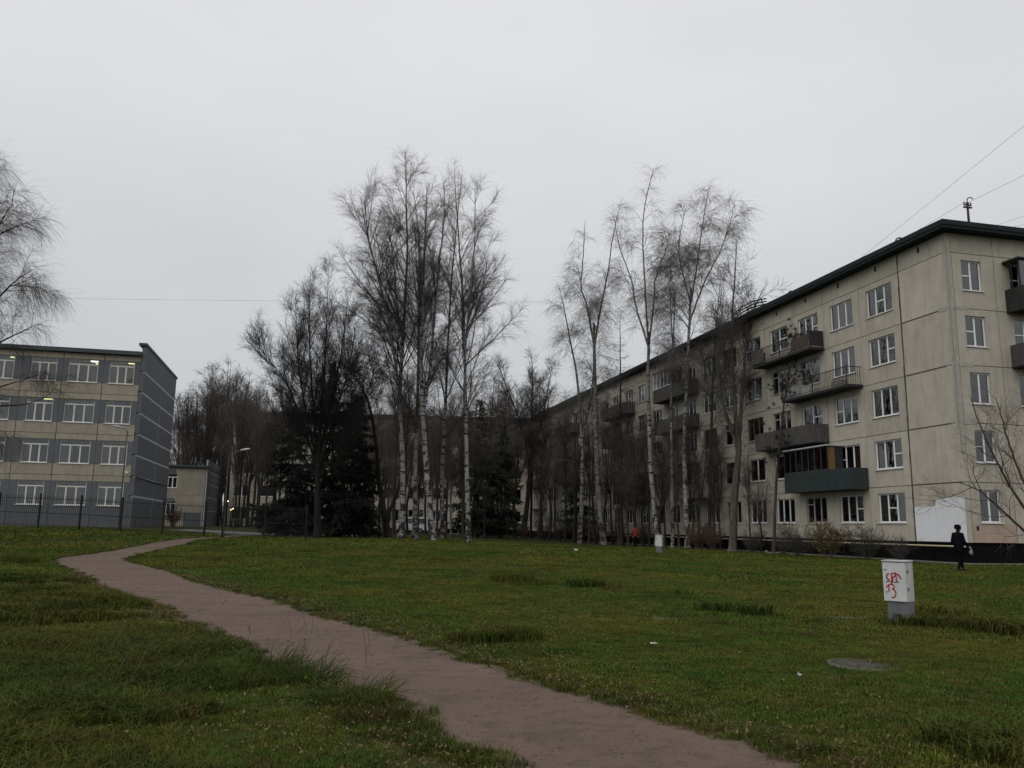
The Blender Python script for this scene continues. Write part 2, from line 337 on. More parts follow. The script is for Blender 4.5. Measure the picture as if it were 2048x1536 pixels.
def in_poly(X, Y, P):
    c = np.zeros(len(X), bool); x0, y0 = P[:, 0], P[:, 1]; x1, y1 = np.roll(x0, -1), np.roll(y0, -1)
    for a, b_, c_, d in zip(x0, y0, x1, y1):
        if b_ == d: continue
        k = ((b_ > Y) != (d > Y)) & (X < (c_-a)*(Y-b_)/(d-b_)+a); c ^= k
    return c
def sheet(name, pts, mname, dz, n=10, label=None):
    (a, b_, c, d) = [np.array(p, float) for p in pts]; vv = []
    for i in range(n+1):
        for j in range(n+1):
            u, v = i/n, j/n; p = (a*(1-u)+b_*u)*(1-v)+(d*(1-u)+c*u)*v; vv.append((p[0], p[1], tz(*p)+dz))
    q = [(i*(n+1)+j, (i+1)*(n+1)+j, (i+1)*(n+1)+j+1, i*(n+1)+j+1) for i in range(n) for j in range(n)]
    o = obj(name, np_mesh(name, np.array(vv), np.array(q), mat=MATS[mname])); tag(o, label, kind='structure'); return o
sheet('asphalt_yard', [(-24, 56.5), (-13, 60), (-13, 72), (-26, 68)], 'asphalt', .03, 16, 'wet grey asphalt yard behind the fence')
sheet('asphalt_road', [(-60, 98), (8, 108), (8, 113), (-60, 103)], 'asphalt', .03, 16, 'grey asphalt drive in front of the far block')
sheet('bare_soil', [(-13.5, 62), (-9.5, 63), (-9.5, 72), (-14.5, 71)], 'path_sand', .02, 8, 'bare trodden soil under the trees')

# ------------------------------------------------------------------ facade kit (face frame: X along wall, -Y outward, Z up)
class Face:
    def __init__(s, root, ox, oy, rz): s.root = root; s.o = (ox, oy); s.rz = rz; s.c = math.cos(rz); s.s = math.sin(rz)
    def at(s, x, y, z): return (s.o[0]+s.c*x-s.s*y, s.o[1]+s.s*x+s.c*y, z)
    def put(s, name, mesh, x, y, z, scale=None): return obj(name, mesh, s.root, s.at(x, y, z), s.rz, scale=scale)
CACHE = {}
def panel_mesh(w, h, th, hole, m, name='wall_panel'):
    k = ('panel', round(w, 3), round(h, 3), th, hole, m)
    if k in CACHE: return CACHE[k]
    b = MB()
    if hole is None:
        b.box(0, w, 0, th, 0, h)
    else:
        x0, x1, z0, z1 = hole; V = []
        for y in (0, th):
            V += [(0, y, 0), (w, y, 0), (w, y, h), (0, y, h), (x0, y, z0), (x1, y, z0), (x1, y, z1), (x0, y, z1)]
        F = []
        for i in range(4):
            j = (i+1) % 4
            F.append((i, j, 4+j, 4+i)); F.append((8+i, 12+i, 12+j, 8+j)); F.append((i, 8+i, 8+j, j)); F.append((4+i, 4+j, 12+j, 12+i))
        b.add(V, F)
    CACHE[k] = b.mesh(name, MATS[m]); return CACHE[k]
def boxmesh(w, d, h, m, name='box'):
    k = ('box', round(w, 3), round(d, 3), round(h, 3), m)
    if k not in CACHE: CACHE[k] = MB().box(0, w, 0, d, 0, h).mesh(name, MATS[m])
    return CACHE[k]
def curtain_mesh(m):
    k = ('curt', m)
    if k not in CACHE:
        n = 24; V = []; F = []
        for i in range(n+1):
            x = i/n; y = .02*math.sin(i*1.9)+.01*math.sin(i*.7)
            V += [(x, y, 0), (x, y, 1), (x, y+.012, 0), (x, y+.012, 1)]
        for i in range(n):
            a = i*4; F += [(a, a+4, a+5, a+1), (a+2, a+3, a+7, a+6)]
        CACHE[k] = MB().add(V, F).mesh('curtain', MATS[m])
    return CACHE[k]
rw = random.Random(11)
def window(face, x, z, w, h, kind, fm, curt=None, gl='glass', sill=True, rec=.10, bar=None, sillm='sill_white', depth=.22):
    """kind: number of sashes; bar = (sash, height fraction) for a cross bar; 's' = school window with a row of top lights"""
    t = .065; b = MB(); panes = []
    if kind == 's':
        zt = h-.42
        b.box(0, w, 0, .07, 0, t); b.box(0, w, 0, .07, h-.04, h); b.box(0, t, 0, .07, t, h-.04); b.box(w-t, w, 0, .07, t, h-.04); b.box(t, w-t, 0, .07, zt-.05, zt+.05)
        xs = [t, w*.335, w*.665, w-t]
        for q in (1, 2): b.box(xs[q]-.055, xs[q]+.055, .002, .068, t, zt-.05)
        for q in range(3): panes.append((xs[q]+(.055 if q else 0), xs[q+1]-(.055 if q < 2 else 0), t, zt-.05))
        panes.append((t, w-t, zt+.05, h-.04))
    else:
        b.box(0, w, 0, .07, 0, t); b.box(0, w, 0, .07, h-t, h); b.box(0, t, 0, .07, t, h-t); b.box(w-t, w, 0, .07, t, h-t)
        xs = [t]+[w*i/kind for i in range(1, kind)]+[w-t]
        for q in range(1, kind): b.box(xs[q]-.045, xs[q]+.045, .002, .068, t, h-t)
        for q in range(kind):
            x0 = xs[q]+(.045 if q else 0); x1 = xs[q+1]-(.045 if q < kind-1 else 0)
            if bar and bar[0] == q:
                zb = h*bar[1]; b.box(x0, x1, .004, .066, zb-.03, zb+.03); panes += [(x0, x1, t, zb-.03), (x0, x1, zb+.03, h-t)]
            else: panes.append((x0, x1, t, h-t))
    k = ('win', round(w, 2), round(h, 2), kind, fm, bar)
    if k not in CACHE: CACHE[k] = b.mesh('window', MATS[fm])
    o = face.put('window', CACHE[k], x, rec, z)
    for (a, c, d, e_) in panes:
        obj('pane', boxmesh(c-a, .012, e_-d, gl, 'pane'), o, (a, .03, d))
    if sill:
        kk = ('sill', round(w, 2), sillm)
        if kk not in CACHE: CACHE[kk] = MB().box(-.06, w+.06, -rec-.07, -.003, -.05, -.012).mesh('sill', MATS[sillm])
        obj('sill', CACHE[kk], o)
    if curt:
        for (f0, f1, z0, z1, cm) in curt: obj('curtain', curtain_mesh(cm), o, (w*f0, depth, h*z0), scale=(w*(f1-f0), 1, h*(z1-z0)))
    return o
def rand_curtain():
    q = rw.random(); c = rw.choice(['curtain_a', 'curtain_b', 'curtain_d', 'curtain_b', 'curtain_c', 'curtain_e'])
    if q < .45: return [(0, 1, 0, 1, c)]
    if q < .7: return [(0, .3, 0, 1, c), (.72, 1, 0, 1, c)]
    if q < .8: return [(0, .5, 0, 1, c)]
    if q < .9: return [(0, 1, .4, 1, c)]
    return None

TH = R(13.5)
# ------------------------------------------------------------------ five-storey block on the right
blk = empty('apartment_block', (21.2, 39.0, 0), TH)
tag(blk, 'long five-storey beige concrete panel block with balconies on the near side of the lawn', 'building')
MODW, M0, NM, FH, Z0 = 3.36, 3.45, 24, 2.81, .97
LEN = M0+MODW*NM; DEP = 12.4; ZT = Z0+5*FH; RZ = 16.02
fw_ = Face(blk, 0, 0, -math.pi/2)       # facade: face X = -t
fg = Face(blk, 0, 0, 0)                 # gable
TPAN = .30
obj('room_backing', MB().box(.9, DEP-.3, .9, LEN-.3, .02, RZ-.3).mesh('room_backing', MATS['room_shade']), blk)  # core box behind the windows, the rooms' shade put into its colour
obj('rear_wall', MB().box(DEP-.28, DEP, .05, LEN, .96, RZ-.01).mesh('rear_wall', MATS['concrete_beige']), blk)
obj('end_wall', MB().box(.32, DEP-.3, LEN-.28, LEN, .96, RZ-.01).mesh('end_wall', MATS['concrete_beige']), blk)
b = MB().box(.10, DEP-.1, .10, LEN-.1, -.5, Z0-.012); obj('plinth', b.mesh('plinth', MATS['plinth']), blk)
# roof slab with overhang, edge upstand and rows of vent slots under it
b = MB().box(-.62, DEP+.6, -.62, LEN+.6, RZ, RZ+.14).box(-.66, DEP+.64, -.66, LEN+.64, RZ+.143, RZ+.40)
roof = obj('roof', b.mesh('roof', MATS['roof_felt']), blk)
G = .032
balc = {}      # (module, floor) -> style
for (ms, f, st) in [((3, 4), 4, 'bars_rust'), ((2, 3), 3, 'bars_box'), ((3, 4), 2, 'slats'), ((2, 3), 1, 'glazed_blue'),
                    ((8, 9), 4, 'glazed_white'), ((8, 9), 3, 'slats'), ((8, 9), 2, 'lattice'), ((7, 8), 1, 'concrete'),
                    ((12, 13), 4, 'slats'), ((12, 13), 3, 'bars_dark'), ((12, 13), 2, 'concrete'), ((11, 12), 1, 'glazed_dark'),
                    ((17, 18), 4, 'slats'), ((16, 17), 3, 'bars_dark'), ((17, 18), 2, 'glazed_brown'), ((16, 17), 1, 'sheet_white'),
                    ((21, 22), 4, 'slats'), ((21, 22), 3, 'concrete'), ((21, 22), 2, 'slats'), ((21, 22), 1, 'concrete')]:
    balc[(ms, f)] = st
balc_cells = {(m, f) for (ms, f) in balc for m in ms}
for f in range(-0, 6):
    zb = Z0+FH*f; hh = FH-G if f < 5 else RZ-zb-.02
    for m in range(NM+1):
        t0 = 0 if m == 0 else M0+MODW*(m-1); wd = M0 if m == 0 else MODW
        X = -(t0+wd)
        hole = None
        if m and f < 5:
            wx = .62; ww = 2.12
            door = (m, f) in balc_cells
            hole = (wx, wx+ww, .93, .93+1.52)
        jit = rw.uniform(-.006, .006)
        nm = 'wall_panel'
        fw_.put(nm, panel_mesh(wd-G, hh, TPAN, hole, 'concrete_beige'), X+G/2, jit, zb+G/2)
        if hole:
            hx, hz = X+G/2+hole[0], zb+G/2+hole[2]
            fm = 'pvc' if (rw.random() < .72 or m <= 2) else rw.choice(['old_wood_white', 'old_wood_brown', 'old_wood_white'])
            kind = 3 if rw.random() < .7 else 2
            if m <= 2: kind = 3
            bar = rw.choice([None, (0, .5), (1, .5), (kind-1, .5)]) if fm == 'pvc' else (0, .72)
            if m == 1: bar = {4: (1, .5), 3: (2, .5), 2: None, 1: (2, .5), 0: (1, .5)}[f]
            cu = rand_curtain()
            if m == 1: cu = {4: [(0, 1, 0, 1, 'curtain_d')], 3: [(.0, .25, 0, 1, 'curtain_c')], 2: [(0, 1, 0, .6, 'curtain_c')], 1: [(0, .66, 0, 1, 'curtain_b')], 0: None}[f]
            if m == 2 and f == 4: cu = [(0, .65, 0, 1, 'curtain_d')]
            window(fw_, hx, hz, 2.12, 1.52, kind, fm, cu, bar=bar)
# sealed joints at the first seam and the corner repair strip, paint patches
b = MB()
zc = Z0
while zc < ZT+.8:
    h_ = min(rw.uniform(.25, .7), ZT+.9-zc); j = rw.uniform(-.012, .012); wv = rw.uniform(.035, .06)
    b.box(-M0-wv+j, -M0+wv+j, -.012, -.0075, zc, zc+h_); zc += h_+.002
fw_.put('joint_sealant', b.mesh('joint_sealant', MATS['sealant_brown']), 0, 0, 0)
b = MB()
for f in range(1, 5):
    zc = Z0+FH*f
    b.box(-M0+.08, -.55 if f != 1 else -.05, -.012, -.0078, zc-.022, zc+.03)
fw_.put('joint_sealant', b.mesh('joint_sealant', MATS['sealant_brown']), 0, 0, 0)
b = MB(); zc = Z0+FH*2-.3
while zc < ZT+.5:
    h_ = rw.uniform(.3, .8); b.box(-rw.uniform(.14, .2), -.012, -.013, -.0085, zc, zc+h_); zc += h_+.002
b.box(-.75, -.2, -.0135, -.009, Z0+FH*4-.1, Z0+FH*4+.12)
fw_.put('corner_sealant', b.mesh('corner_sealant', MATS['sealant_grey']), 0, 0, 0)
b = MB(); zc = Z0+FH*1.5
while zc < ZT-.1:
    h_ = rw.uniform(.3, .8); b.box(.012, rw.uniform(.16, .26), -.013, -.0085, zc, zc+h_); zc += h_+.002
for f in (2, 3, 4): b.box(.26, rw.uniform(.7, 1.1), -.0135, -.009, Z0+FH*f-.08, Z0+FH*f+.1)
fg.put('corner_sealant', b.mesh('corner_sealant', MATS['sealant_grey']), 0, 0, 0)
pp = MB().add([(-3.38, -.015, Z0+.03), (-.03, -.015, Z0+.03), (-.03, -.015, Z0+2.12), (-1.9, -.015, Z0+2.10), (-1.92, -.015, Z0+1.72), (-3.39, -.015, Z0+1.70),
               (-3.38, -.0085, Z0+.03), (-.03, -.0085, Z0+.03), (-.03, -.0085, Z0+2.12), (-1.9, -.0085, Z0+2.10), (-1.92, -.0085, Z0+1.72), (-3.39, -.0085, Z0+1.70)],
              [(0, 1, 4, 5), (1, 2, 3, 4), (0, 6, 7, 1), (1, 7, 8, 2), (2, 8, 9, 3), (3, 9, 10, 4), (4, 10, 11, 5), (5, 11, 6, 0)])
o = fw_.put('paint_patch', pp.mesh('paint_patch', MATS['white_paint']), 0, 0, 0); o['label'] = 'white painted-over rectangle on the lowest corner panel'
# gable
gx_ = 0.0
for gi, gw in enumerate([2.75, 3.45, 3.45, 2.75]):
    for f in range(6):
        zb = Z0+FH*f; hh = FH-G if f < 5 else RZ-zb-.02
        x0 = gx_+(TPAN+.004 if gi == 0 else 0); wd = gw-(TPAN+.004 if gi == 0 else 0)
        hole = None
        if f < 5: hole = (.80-x0, 1.96-x0, .93, 2.45) if gi == 0 else (.9, 2.2, .93, 2.45)
        mm = 'concrete_beige'
        fg.put('wall_panel', panel_mesh(wd-G, hh, TPAN, hole, mm), x0+G/2, rw.uniform(-.005, .005), zb+G/2)
        if hole:
            bar = {4: (0, .5), 3: (0, .5), 2: None, 1: (0, .5), 0: None}[f]
            cu = {4: [(.45, 1, 0, 1, 'curtain_d'), (0, .4, 0, 1, 'curtain_c')], 3: None, 2: [(.3, 1, 0, 1, 'curtain_b')], 1: None, 0: [(.45, 1, 0, .8, 'curtain_c')]}[f]
            window(fg, x0+G/2+hole[0], zb+G/2+.93, hole[1]-hole[0], 1.52, 2, 'pvc', cu, bar=bar)
    gx_ += gw
b = MB().box(.30, 2.7, -.014, -.009, Z0+.02, Z0+.86)
o = fg.put('paint_patch', b.mesh('paint_patch', MATS['concrete_pink']), 0, 0, 0); o['label'] = 'pinkish repainted strip under the lowest gable window'
fg.put('vent_grille', MB().box(.5, .62, -.03, -.015, 1.55, 1.75).mesh('vent_grille', MATS['seam_dark']), 0, 0, 0)
# vent slots below the eaves
for m in range(NM+1):
    if m > 16: break
    t = 1.9+3.36*m
    fw_.put('vent_slot', boxmesh(.12, .03, .3, 'seam_dark', 'vent_slot'), -t, -.035, RZ-.45)
# gas pipe along the plinth
b = MB(); b.cyl((.02, -.2, .80), (-60, -.2, .80), .035, n=8)
for t in range(1, 60, 4): b.box(-t-.02, -t+.02, -.2, .10, .76, .84)
fw_.put('gas_pipe', b.mesh('gas_pipe', MATS['gas_pipe']), 0, 0, 0)
# small roof fittings
b = MB(); hp = [(0, 0, 0)]+[(-.22+.22*math.cos(a), 0, .25+.22*math.sin(a)) for a in np.linspace(0, math.pi*1.05, 9)]
b.path(hp, .04)
for (lx, ly, sx) in [(.3, 3.2, 1.0), (.15, 13.4, .8)]:
    obj('roof_pipe_hook', b.mesh('roof_pipe_hook', MATS['roof_metal']), blk, (lx, ly, RZ+.38), rz=-TH, scale=(sx, sx, sx))
# roof edge guard, bent
b = MB()
for i in range(5):
    t = 16.0+i*1.0; b.cyl((-.5, t, RZ+.38), (-.62+.1*math.sin(i), t+.2, RZ+1.0+.12*math.sin(i*2.1)), .035)
for zz, s_ in ((.62, 0), (.8, .5), (.98, 1.1)):
    b.path([(-.55, 15.6, RZ+zz-.2), (-.58, 17.2, RZ+zz+.05*s_), (-.6, 18.6, RZ+zz+.02), (-.56, 20.4, RZ+zz-.22)], .045)
obj('roof_railing', b.mesh('roof_railing', MATS['roof_felt']), blk)

def balcony(face, x0, x1, z, style, d=1.0):
    """slab is the part; railing and glazing are its sub-parts"""
    W = x1-x0; s = face.put('balcony', boxmesh(W, d+.02, .14, 'balcony_dark' if 'conc' not in style and 'latt' not in style else 'balcony_concrete', 'balcony'), x0, -d-.02, z)
    h = 1.02
    def part(nm, b, mname, kind=None):
        o = obj(nm, b.mesh(nm, MATS[mname]), s)
        if kind: o['kind'] = kind
        return o
    if style.startswith('bars'):
        b = MB(); b.box(0, W, .0, .04, h+.10, h+.14); b.box(0, .04, .041, d-.02, h+.10, h+.14); b.box(W-.04, W, .041, d-.02, h+.10, h+.14); b.box(0.04, W-.04, .005, .035, .24, .27)
        part('handrail', b, 'rail_metal')
        b = MB(); n = int(W/.13)
        for i in range(n+1): xx = .02+(W-.04)*i/n; b.box(xx-.009, xx+.009, .011, .029, .14, h+.10)
        for i in range(1, 7):
            yy = d*i/7
            for xx in (.02, W-.02): b.box(xx-.009, xx+.009, yy-.009, yy+.009, .14, h+.10)
        part('railing_bars', b, 'rail_metal', 'stuff')
        for xx in (.02, W/2, W-.02): part('post', MB().box(xx-.025, xx+.025, -.012, .05, .141, h+.2), 'rail_metal')
        if style == 'bars_rust':
            part('railing_sheet', MB().box(W*.72, W*.98, -.03, -.014, .2, h-.05), 'sheet_rust'); part('railing_sheet', MB().box(.0, W*.22, -.03, -.014, .2, h+.12), 'slat_grey'); part('side_sheet', MB().box(W+.001, W+.02, .0, d-.05, .2, h+.1), 'balcony_dark'); part('side_sheet', MB().box(-.02, -.001, .0, d-.05, .2, h+.1), 'balcony_dark')
        if style == 'bars_dark': part('railing_sheet', MB().box(.05, W*.6, -.03, -.014, .2, h), 'slat_grey')
    elif style == 'slats':
        b = MB(); n = int(W/.17)
        for i in range(n): b.box(i*W/n, (i+1)*W/n-.02, -.02+.006*((i*7) % 3), .0+.006*((i*7) % 3), .04, h+.1+.02*((i*5) % 3))
        for i in range(6):
            for xx in (-.022, W+.002): b.box(xx, xx+.02, i*d/6, (i+1)*d/6-.02, .04, h+.1)
        part('slat_cladding', b, 'slat_grey', 'stuff'); part('handrail', MB().box(0, W, .03, .07, h+.02, h+.06), 'rail_metal')
    elif style == 'lattice':
        b = MB(); n = 22
        b.box(0, W, 0, .06, h, h+.1); b.box(0, W, 0, .06, .141, .22)
        for i in range(n):
            xx = W*i/n; w_ = W/n
            for sg in (0, 1):
                a, c = (xx, xx+w_) if sg else (xx+w_, xx); b.add([(a, .01, .22), (a+.06, .01, .22), (c+.06, .01, h), (c, .01, h), (a, .05, .22), (a+.06, .05, .22), (c+.06, .05, h), (c, .05, h)], [(0, 1, 2, 3), (7, 6, 5, 4), (0, 3, 7, 4), (1, 5, 6, 2)])
        part('lattice_balustrade', b, 'lattice_white', 'stuff'); part('balustrade_backing', MB().box(.02, W-.02, .07, .09, .141, h), 'balcony_concrete')
    elif style == 'concrete':
        part('balustrade', MB().box(0, W, -.04, .06, .05, h+.05), 'lattice_white'); part('side_wall', MB().box(W-.06, W, .061, d, .141, h+.04), 'lattice_white'); part('side_wall', MB().box(0, .06, .061, d, .141, h+.04), 'lattice_white')
    elif style == 'sheet_white':
        part('balustrade', MB().box(0, W, -.03, .0, -.02, h+.1), 'sheet_white'); part('side_wall', MB().box(W, W+.02, .0, d, -.02, h+.1), 'sheet_white')
    elif style.startswith('glazed'):
        sm = {'glazed_blue': 'sheet_blue', 'glazed_white': 'slat_grey', 'glazed_dark': 'balcony_dark', 'glazed_brown': 'sheet_rust'}[style]
        fm = {'glazed_blue': 'rail_metal', 'glazed_white': 'pvc', 'glazed_dark': 'balcony_dark', 'glazed_brown': 'old_wood_brown'}[style]
        bb = MB().box(0, W, -.035, -.001, -.05, h+.1)
        for i in range(int(W/.22)): bb.box(.05+i*.22, .11+i*.22, -.052, -.0352, -.03, h+.08)
        part('balustrade', bb, sm); part('side_wall', MB().box(W+.001, W+.025, .0, d, -.05, h+.1), sm); part('side_wall', MB().box(-.025, -.001, .0, d, -.05, h+.1), sm)
        g0, g1 = (0, W*.68) if style == 'glazed_blue' else ((0, W*.55) if style == 'glazed_white' else (0, W))
        zt = 2.5; n = max(4, int((g1-g0)/.62)); b = MB()
        b.box(g0, g1, -.01, .05, h+.101, h+.16); b.box(g0, g1, -.01, .05, zt-.07, zt)
        for i in range(n+1): xx = g0+(g1-g0-.06)*i/n; b.box(xx, xx+.06, -.008, .048, h+.16, zt-.07)
        for xx in (g0, g1-.06): b.box(xx+.002, xx+.058, .051, d-.02, zt-.068, zt-.002); b.box(xx+.002, xx+.058, .45, .5, h+.101, zt-.07)
        part('glazing_frame', b, fm)
        for i in range(n):
            xx = g0+(g1-g0-.06)*i/n+.06; ww = (g1-g0-.06)/n-.06
            obj('pane', boxmesh(ww, .01, zt-.07-h-.16, 'glass', 'pane'), s, (xx, .02, h+.16))
        part('canopy', MB().box(g0-.1, g1+.1, -.12, d-.02, zt+.002, zt+.07), 'sheet_white' if style == 'glazed_blue' else 'roof_metal')
        if style == 'glazed_blue':
            part('plywood_panel', MB().box(g1+.002, g1+.02, .05, .44, h+.1, zt-.07), 'plywood')
            part('plywood_panel', MB().box(g1+.002, g1+.02, .50, d-.02, h+.1, zt-.07), 'balcony_dark')
        if style in ('glazed_white',): part('side_glazing', MB().box(g1+.002, g1+.012, .05, d-.03, h+.1, zt-.08), 'glass')
    return s
for (ms, f), st in balc.items():
    ta = M0+MODW*(ms[0]-1)+.02; tb = M0+MODW*ms[1]-.05
    balcony(fw_, -tb, -ta, Z0+FH*f-.02, st)
for f, st in ((4, 'glazed_dark'), (3, 'slats')):
    balcony(fg, 3.3, 6.05, Z0+FH*f-.02, st, d=.9)
# boxes kept on the fourth-floor balcony
zb4 = Z0+FH*3-.02+.14
for i, (t, w_, h_, m_, lab) in enumerate([(13.6, .55, .66, 'cabinet_white', 'white crate at the far end of the barred fourth-floor balcony'), (12.75, .75, .8, 'cabinet_white', 'larger white box standing second from the far end of the barred balcony'), (11.6, .8, .6, 'cabinet_white', 'low white box in the middle of the barred balcony'), (8.6, .9, .4, 'balcony_concrete', 'pale planter box behind the near railing of the barred balcony')]):
    p = Matrix.Translation((21.2, 39, 0)) @ Matrix.Rotation(TH, 4, 'Z') @ Vector(fw_.at(-t, -.78, zb4))
    b = MB().box(0, w_, 0, .4, .012, h_-.04).box(-.02, w_+.02, -.02, .42, h_-.038, h_)
    o = obj('storage_box', b.mesh('storage_box', MATS[m_]), None, p, TH-math.pi/2); tag(o, lab, 'box', 'boxes on the fourth-floor balcony')
# paved strip along the block
c_, s_ = math.cos(TH), math.sin(TH)
def bw(x, y): return (21.2+c_*x-s_*y, 39+s_*x+c_*y)
def strip(name, pts, z0, z1, mname, label):
    b = MB(); n = len(pts)
    b.add([(*p, z0) for p in pts]+[(*p, z1) for p in pts], [tuple(range(n, 2*n))]+[(i, (i+1) % n, n+(i+1) % n, n+i) for i in range(n)])
    o = obj(name, b.mesh(name, MATS[mname])); tag(o, label, kind='structure'); return o
strip('pavement', [bw(-1.1, -1.1), bw(.08, -1.1), bw(.08, LEN), bw(-1.1, LEN)], -.2, .06, 'pavement', 'cracked grey paved strip along the foot of the panel block')
strip('gable_pavement', [bw(.081, -1.1), bw(DEP, -1.1), bw(DEP, .08), bw(.081, .08)], -.2, .058, 'pavement', 'grey paved strip along the gable foot')

# ------------------------------------------------------------------ school on the left
sch = empty('school_building', (-29.9, 66, 0), TH)
tag(sch, 'four-storey school with beige bands and blue-grey piers behind the black fence', 'building')
fs = Face(sch, 0, 0, 0); fe = Face(sch, 0, 0, math.pi/2)
SP = 3.225; SB = 2.63; NB = 8
wins = [(-2.46, -.59), (-5.47, -3.28), (-8.16, -6.28), (-11.5, -9.32), (-14.3, -12.4), (-17.3, -15.1), (-20.0, -18.1), (-23.2, -21.0)]
seams = [-.14, -2.88, -5.84, -8.74, -11.9, -14.7, -17.7, -20.5, -23.6]
XE = -23.6; SL = 16.1
obj('room_backing', MB().box(XE, -.2, 3.6, SL-.3, .5, 14.6).mesh('room_backing', MATS['inner_room']), sch)
for k in range(5): obj('floor_slab', MB().box(XE, -.31, .32, 3.58, SB-1.03+SP*k, SB-.75+SP*k).mesh('floor_slab', MATS['inner_room']), sch)
for x in (-5.84, -11.9, -17.7): obj('partition_wall', MB().box(x-.06, x+.06, .32, 3.58, SB-.74, SB+SP*4-1.04).mesh('partition_wall', MATS['inner_room']), sch)
for k in range(4):
    z0 = SB+SP*k
    for i in range(NB):
        xa, xb = seams[i+1], seams[i]
        # spandrel: lower strip (lintel) and upper strip
        zt = z0+1.87
        zn = z0+SP
        top = 14.63 if k == 3 else zt+.45
        fs.put('spandrel_panel', panel_mesh(xb-xa-.05, top-zt-.012, .3, None, 'school_beige'), xa+.025, rw.uniform(-.004, .004), zt)
        if k < 3: fs.put('spandrel_panel', panel_mesh(xb-xa-.05, zn-zt-.45-.012-.03, .3, None, 'school_beige'), xa+.025, rw.uniform(-.004, .004), zt+.45+.02)
        # piers
        wl, wr = wins[i]
        if wl-xa > .05: fs.put('pier_panel', panel_mesh(wl-xa-.012, 1.87-.008, .3, None, 'school_blue'), xa+.008, .015, z0)
        if xb-wr > .05: fs.put('pier_panel', panel_mesh(xb-wr-.012, 1.87-.008, .3, None, 'school_blue'), wr+.004, .015, z0)
        cu = {(3, 0): [(0, .25, 0, .75, 'curtain_school')], (3, 1): [(0, .2, 0, .75, 'curtain_school'), (.7, 1, 0, .75, 'curtain_school')], (3, 2): [(0, 1, 0, .55, 'curtain_school')], (2, 0): [(0, .3, 0, 1, 'curtain_school'), (.85, 1, 0, 1, 'curtain_school')], (2, 1): [(0, 1, 0, 1, 'curtain_d')], (2, 2): [(0, .08, 0, .8, 'curtain_f'), (.35, .65, 0, .8, 'curtain_f'), (.72, .97, 0, .8, 'curtain_f')]}.get((k, i), [(0, 1, 0, .78, rw.choice(['curtain_school', 'curtain_school', 'curtain_a', 'curtain_school']))] if rw.random() < .8 else [(0, .4, 0, .8, 'curtain_school')])
        window(fs, wl, z0+.01, wr-wl, 1.85, 's', 'pvc_school', cu, gl='glass_school', rec=.12, depth=.3)
for i in range(NB):
    xa, xb = seams[i+1], seams[i]
    fs.put('base_panel', panel_mesh(xb-xa-.03, SB-.6-.02, .3, None, 'school_blue'), xa+.015, 0, .6)
b = MB().box(XE-.3, -.14, -.35, SL-.4, 14.66, 14.98); obj('roof', b.mesh('roof', MATS['roof_metal']), sch)
# ceiling lamps seen through the top-floor windows
zc = SB+SP*4-1.04
for (x, y, w_, m_) in [(-3.7, 1.15, .9, 'lamp_tube'), (-3.65, 2.2, .75, 'lamp_warm'), (-.9, 1.2, .85, 'lamp_warm'), (-.78, 2.2, .6, 'lamp_warm'), (-9.6, 1.2, .9, 'lamp_warm'), (-9.45, 2.2, .6, 'lamp_tube')]:
    obj('ceiling_lamp', MB().box(0, w_, 0, .16, -.08, -.01).mesh('ceiling_lamp', MATS[m_]), sch, (x-w_/2, y, 14.27))
for (x, y, k) in [(-1.5, 1.0, 0), (-4.3, 1.0, 0), (-1.4, 1.2, 1), (-7.2, 1.2, 2), (-7.2, 1.1, 0)]:
    obj('ceiling_lamp', MB().box(0, .9, 0, .16, -.08, -.01).mesh('ceiling_lamp', MATS['lamp_warm']), sch, (x-.45, y+1.2, SB+SP*k+2.12))
# end wall panels with pale joints
zj = [.6, 3.43, 4.97, 6.65, 8.32, 10.0, 11.7, 13.4, 15.55]; yj = [0.0, 8.6, SL]
for a, c in zip(zj[:-1], zj[1:]):
    for p, q in zip(yj[:-1], yj[1:]):
        fe.put('end_panel', panel_mesh(q-p-(.19 if p else .07), c-a-.17, .3, None, 'school_blue' if a < 1 else 'school_grey'), p+(.07 if p else -.02), -.17+rw.uniform(-.005, .005), a+.07)
fe.put('joint_backing', MB().box(.12, SL-.03, 0, .25, .6, 15.5).mesh('joint_backing', MATS['joint_light']), 0, -.158, 0)
fe.put('parapet_cap', MB().box(-.2, SL+.1, -.22, .4, 15.52, 15.72).mesh('parapet_cap', MATS['roof_metal']), 0, -.02, 0)
obj('rear_wall', MB().box(XE, -.3, SL-.29, SL, .5, 14.64).mesh('rear_wall', MATS['school_blue']), sch)
fe.put('service_cable', MB().path([(.05, -.22, 4.95), (8, -.22, 4.9), (16, -.22, 4.97)], .04).mesh('service_cable', MATS['fence_black']), 0, 0, 0)
b = MB().cyl((0, 0, 0), (0, -.35, 0), .03).cyl((0, -.35, .0), (.25, -.42, -.06), .09, n=8)
fs.put('camera_bracket', b.mesh('camera_bracket', MATS['lamp_head']), -.5, -.01, 5.25)

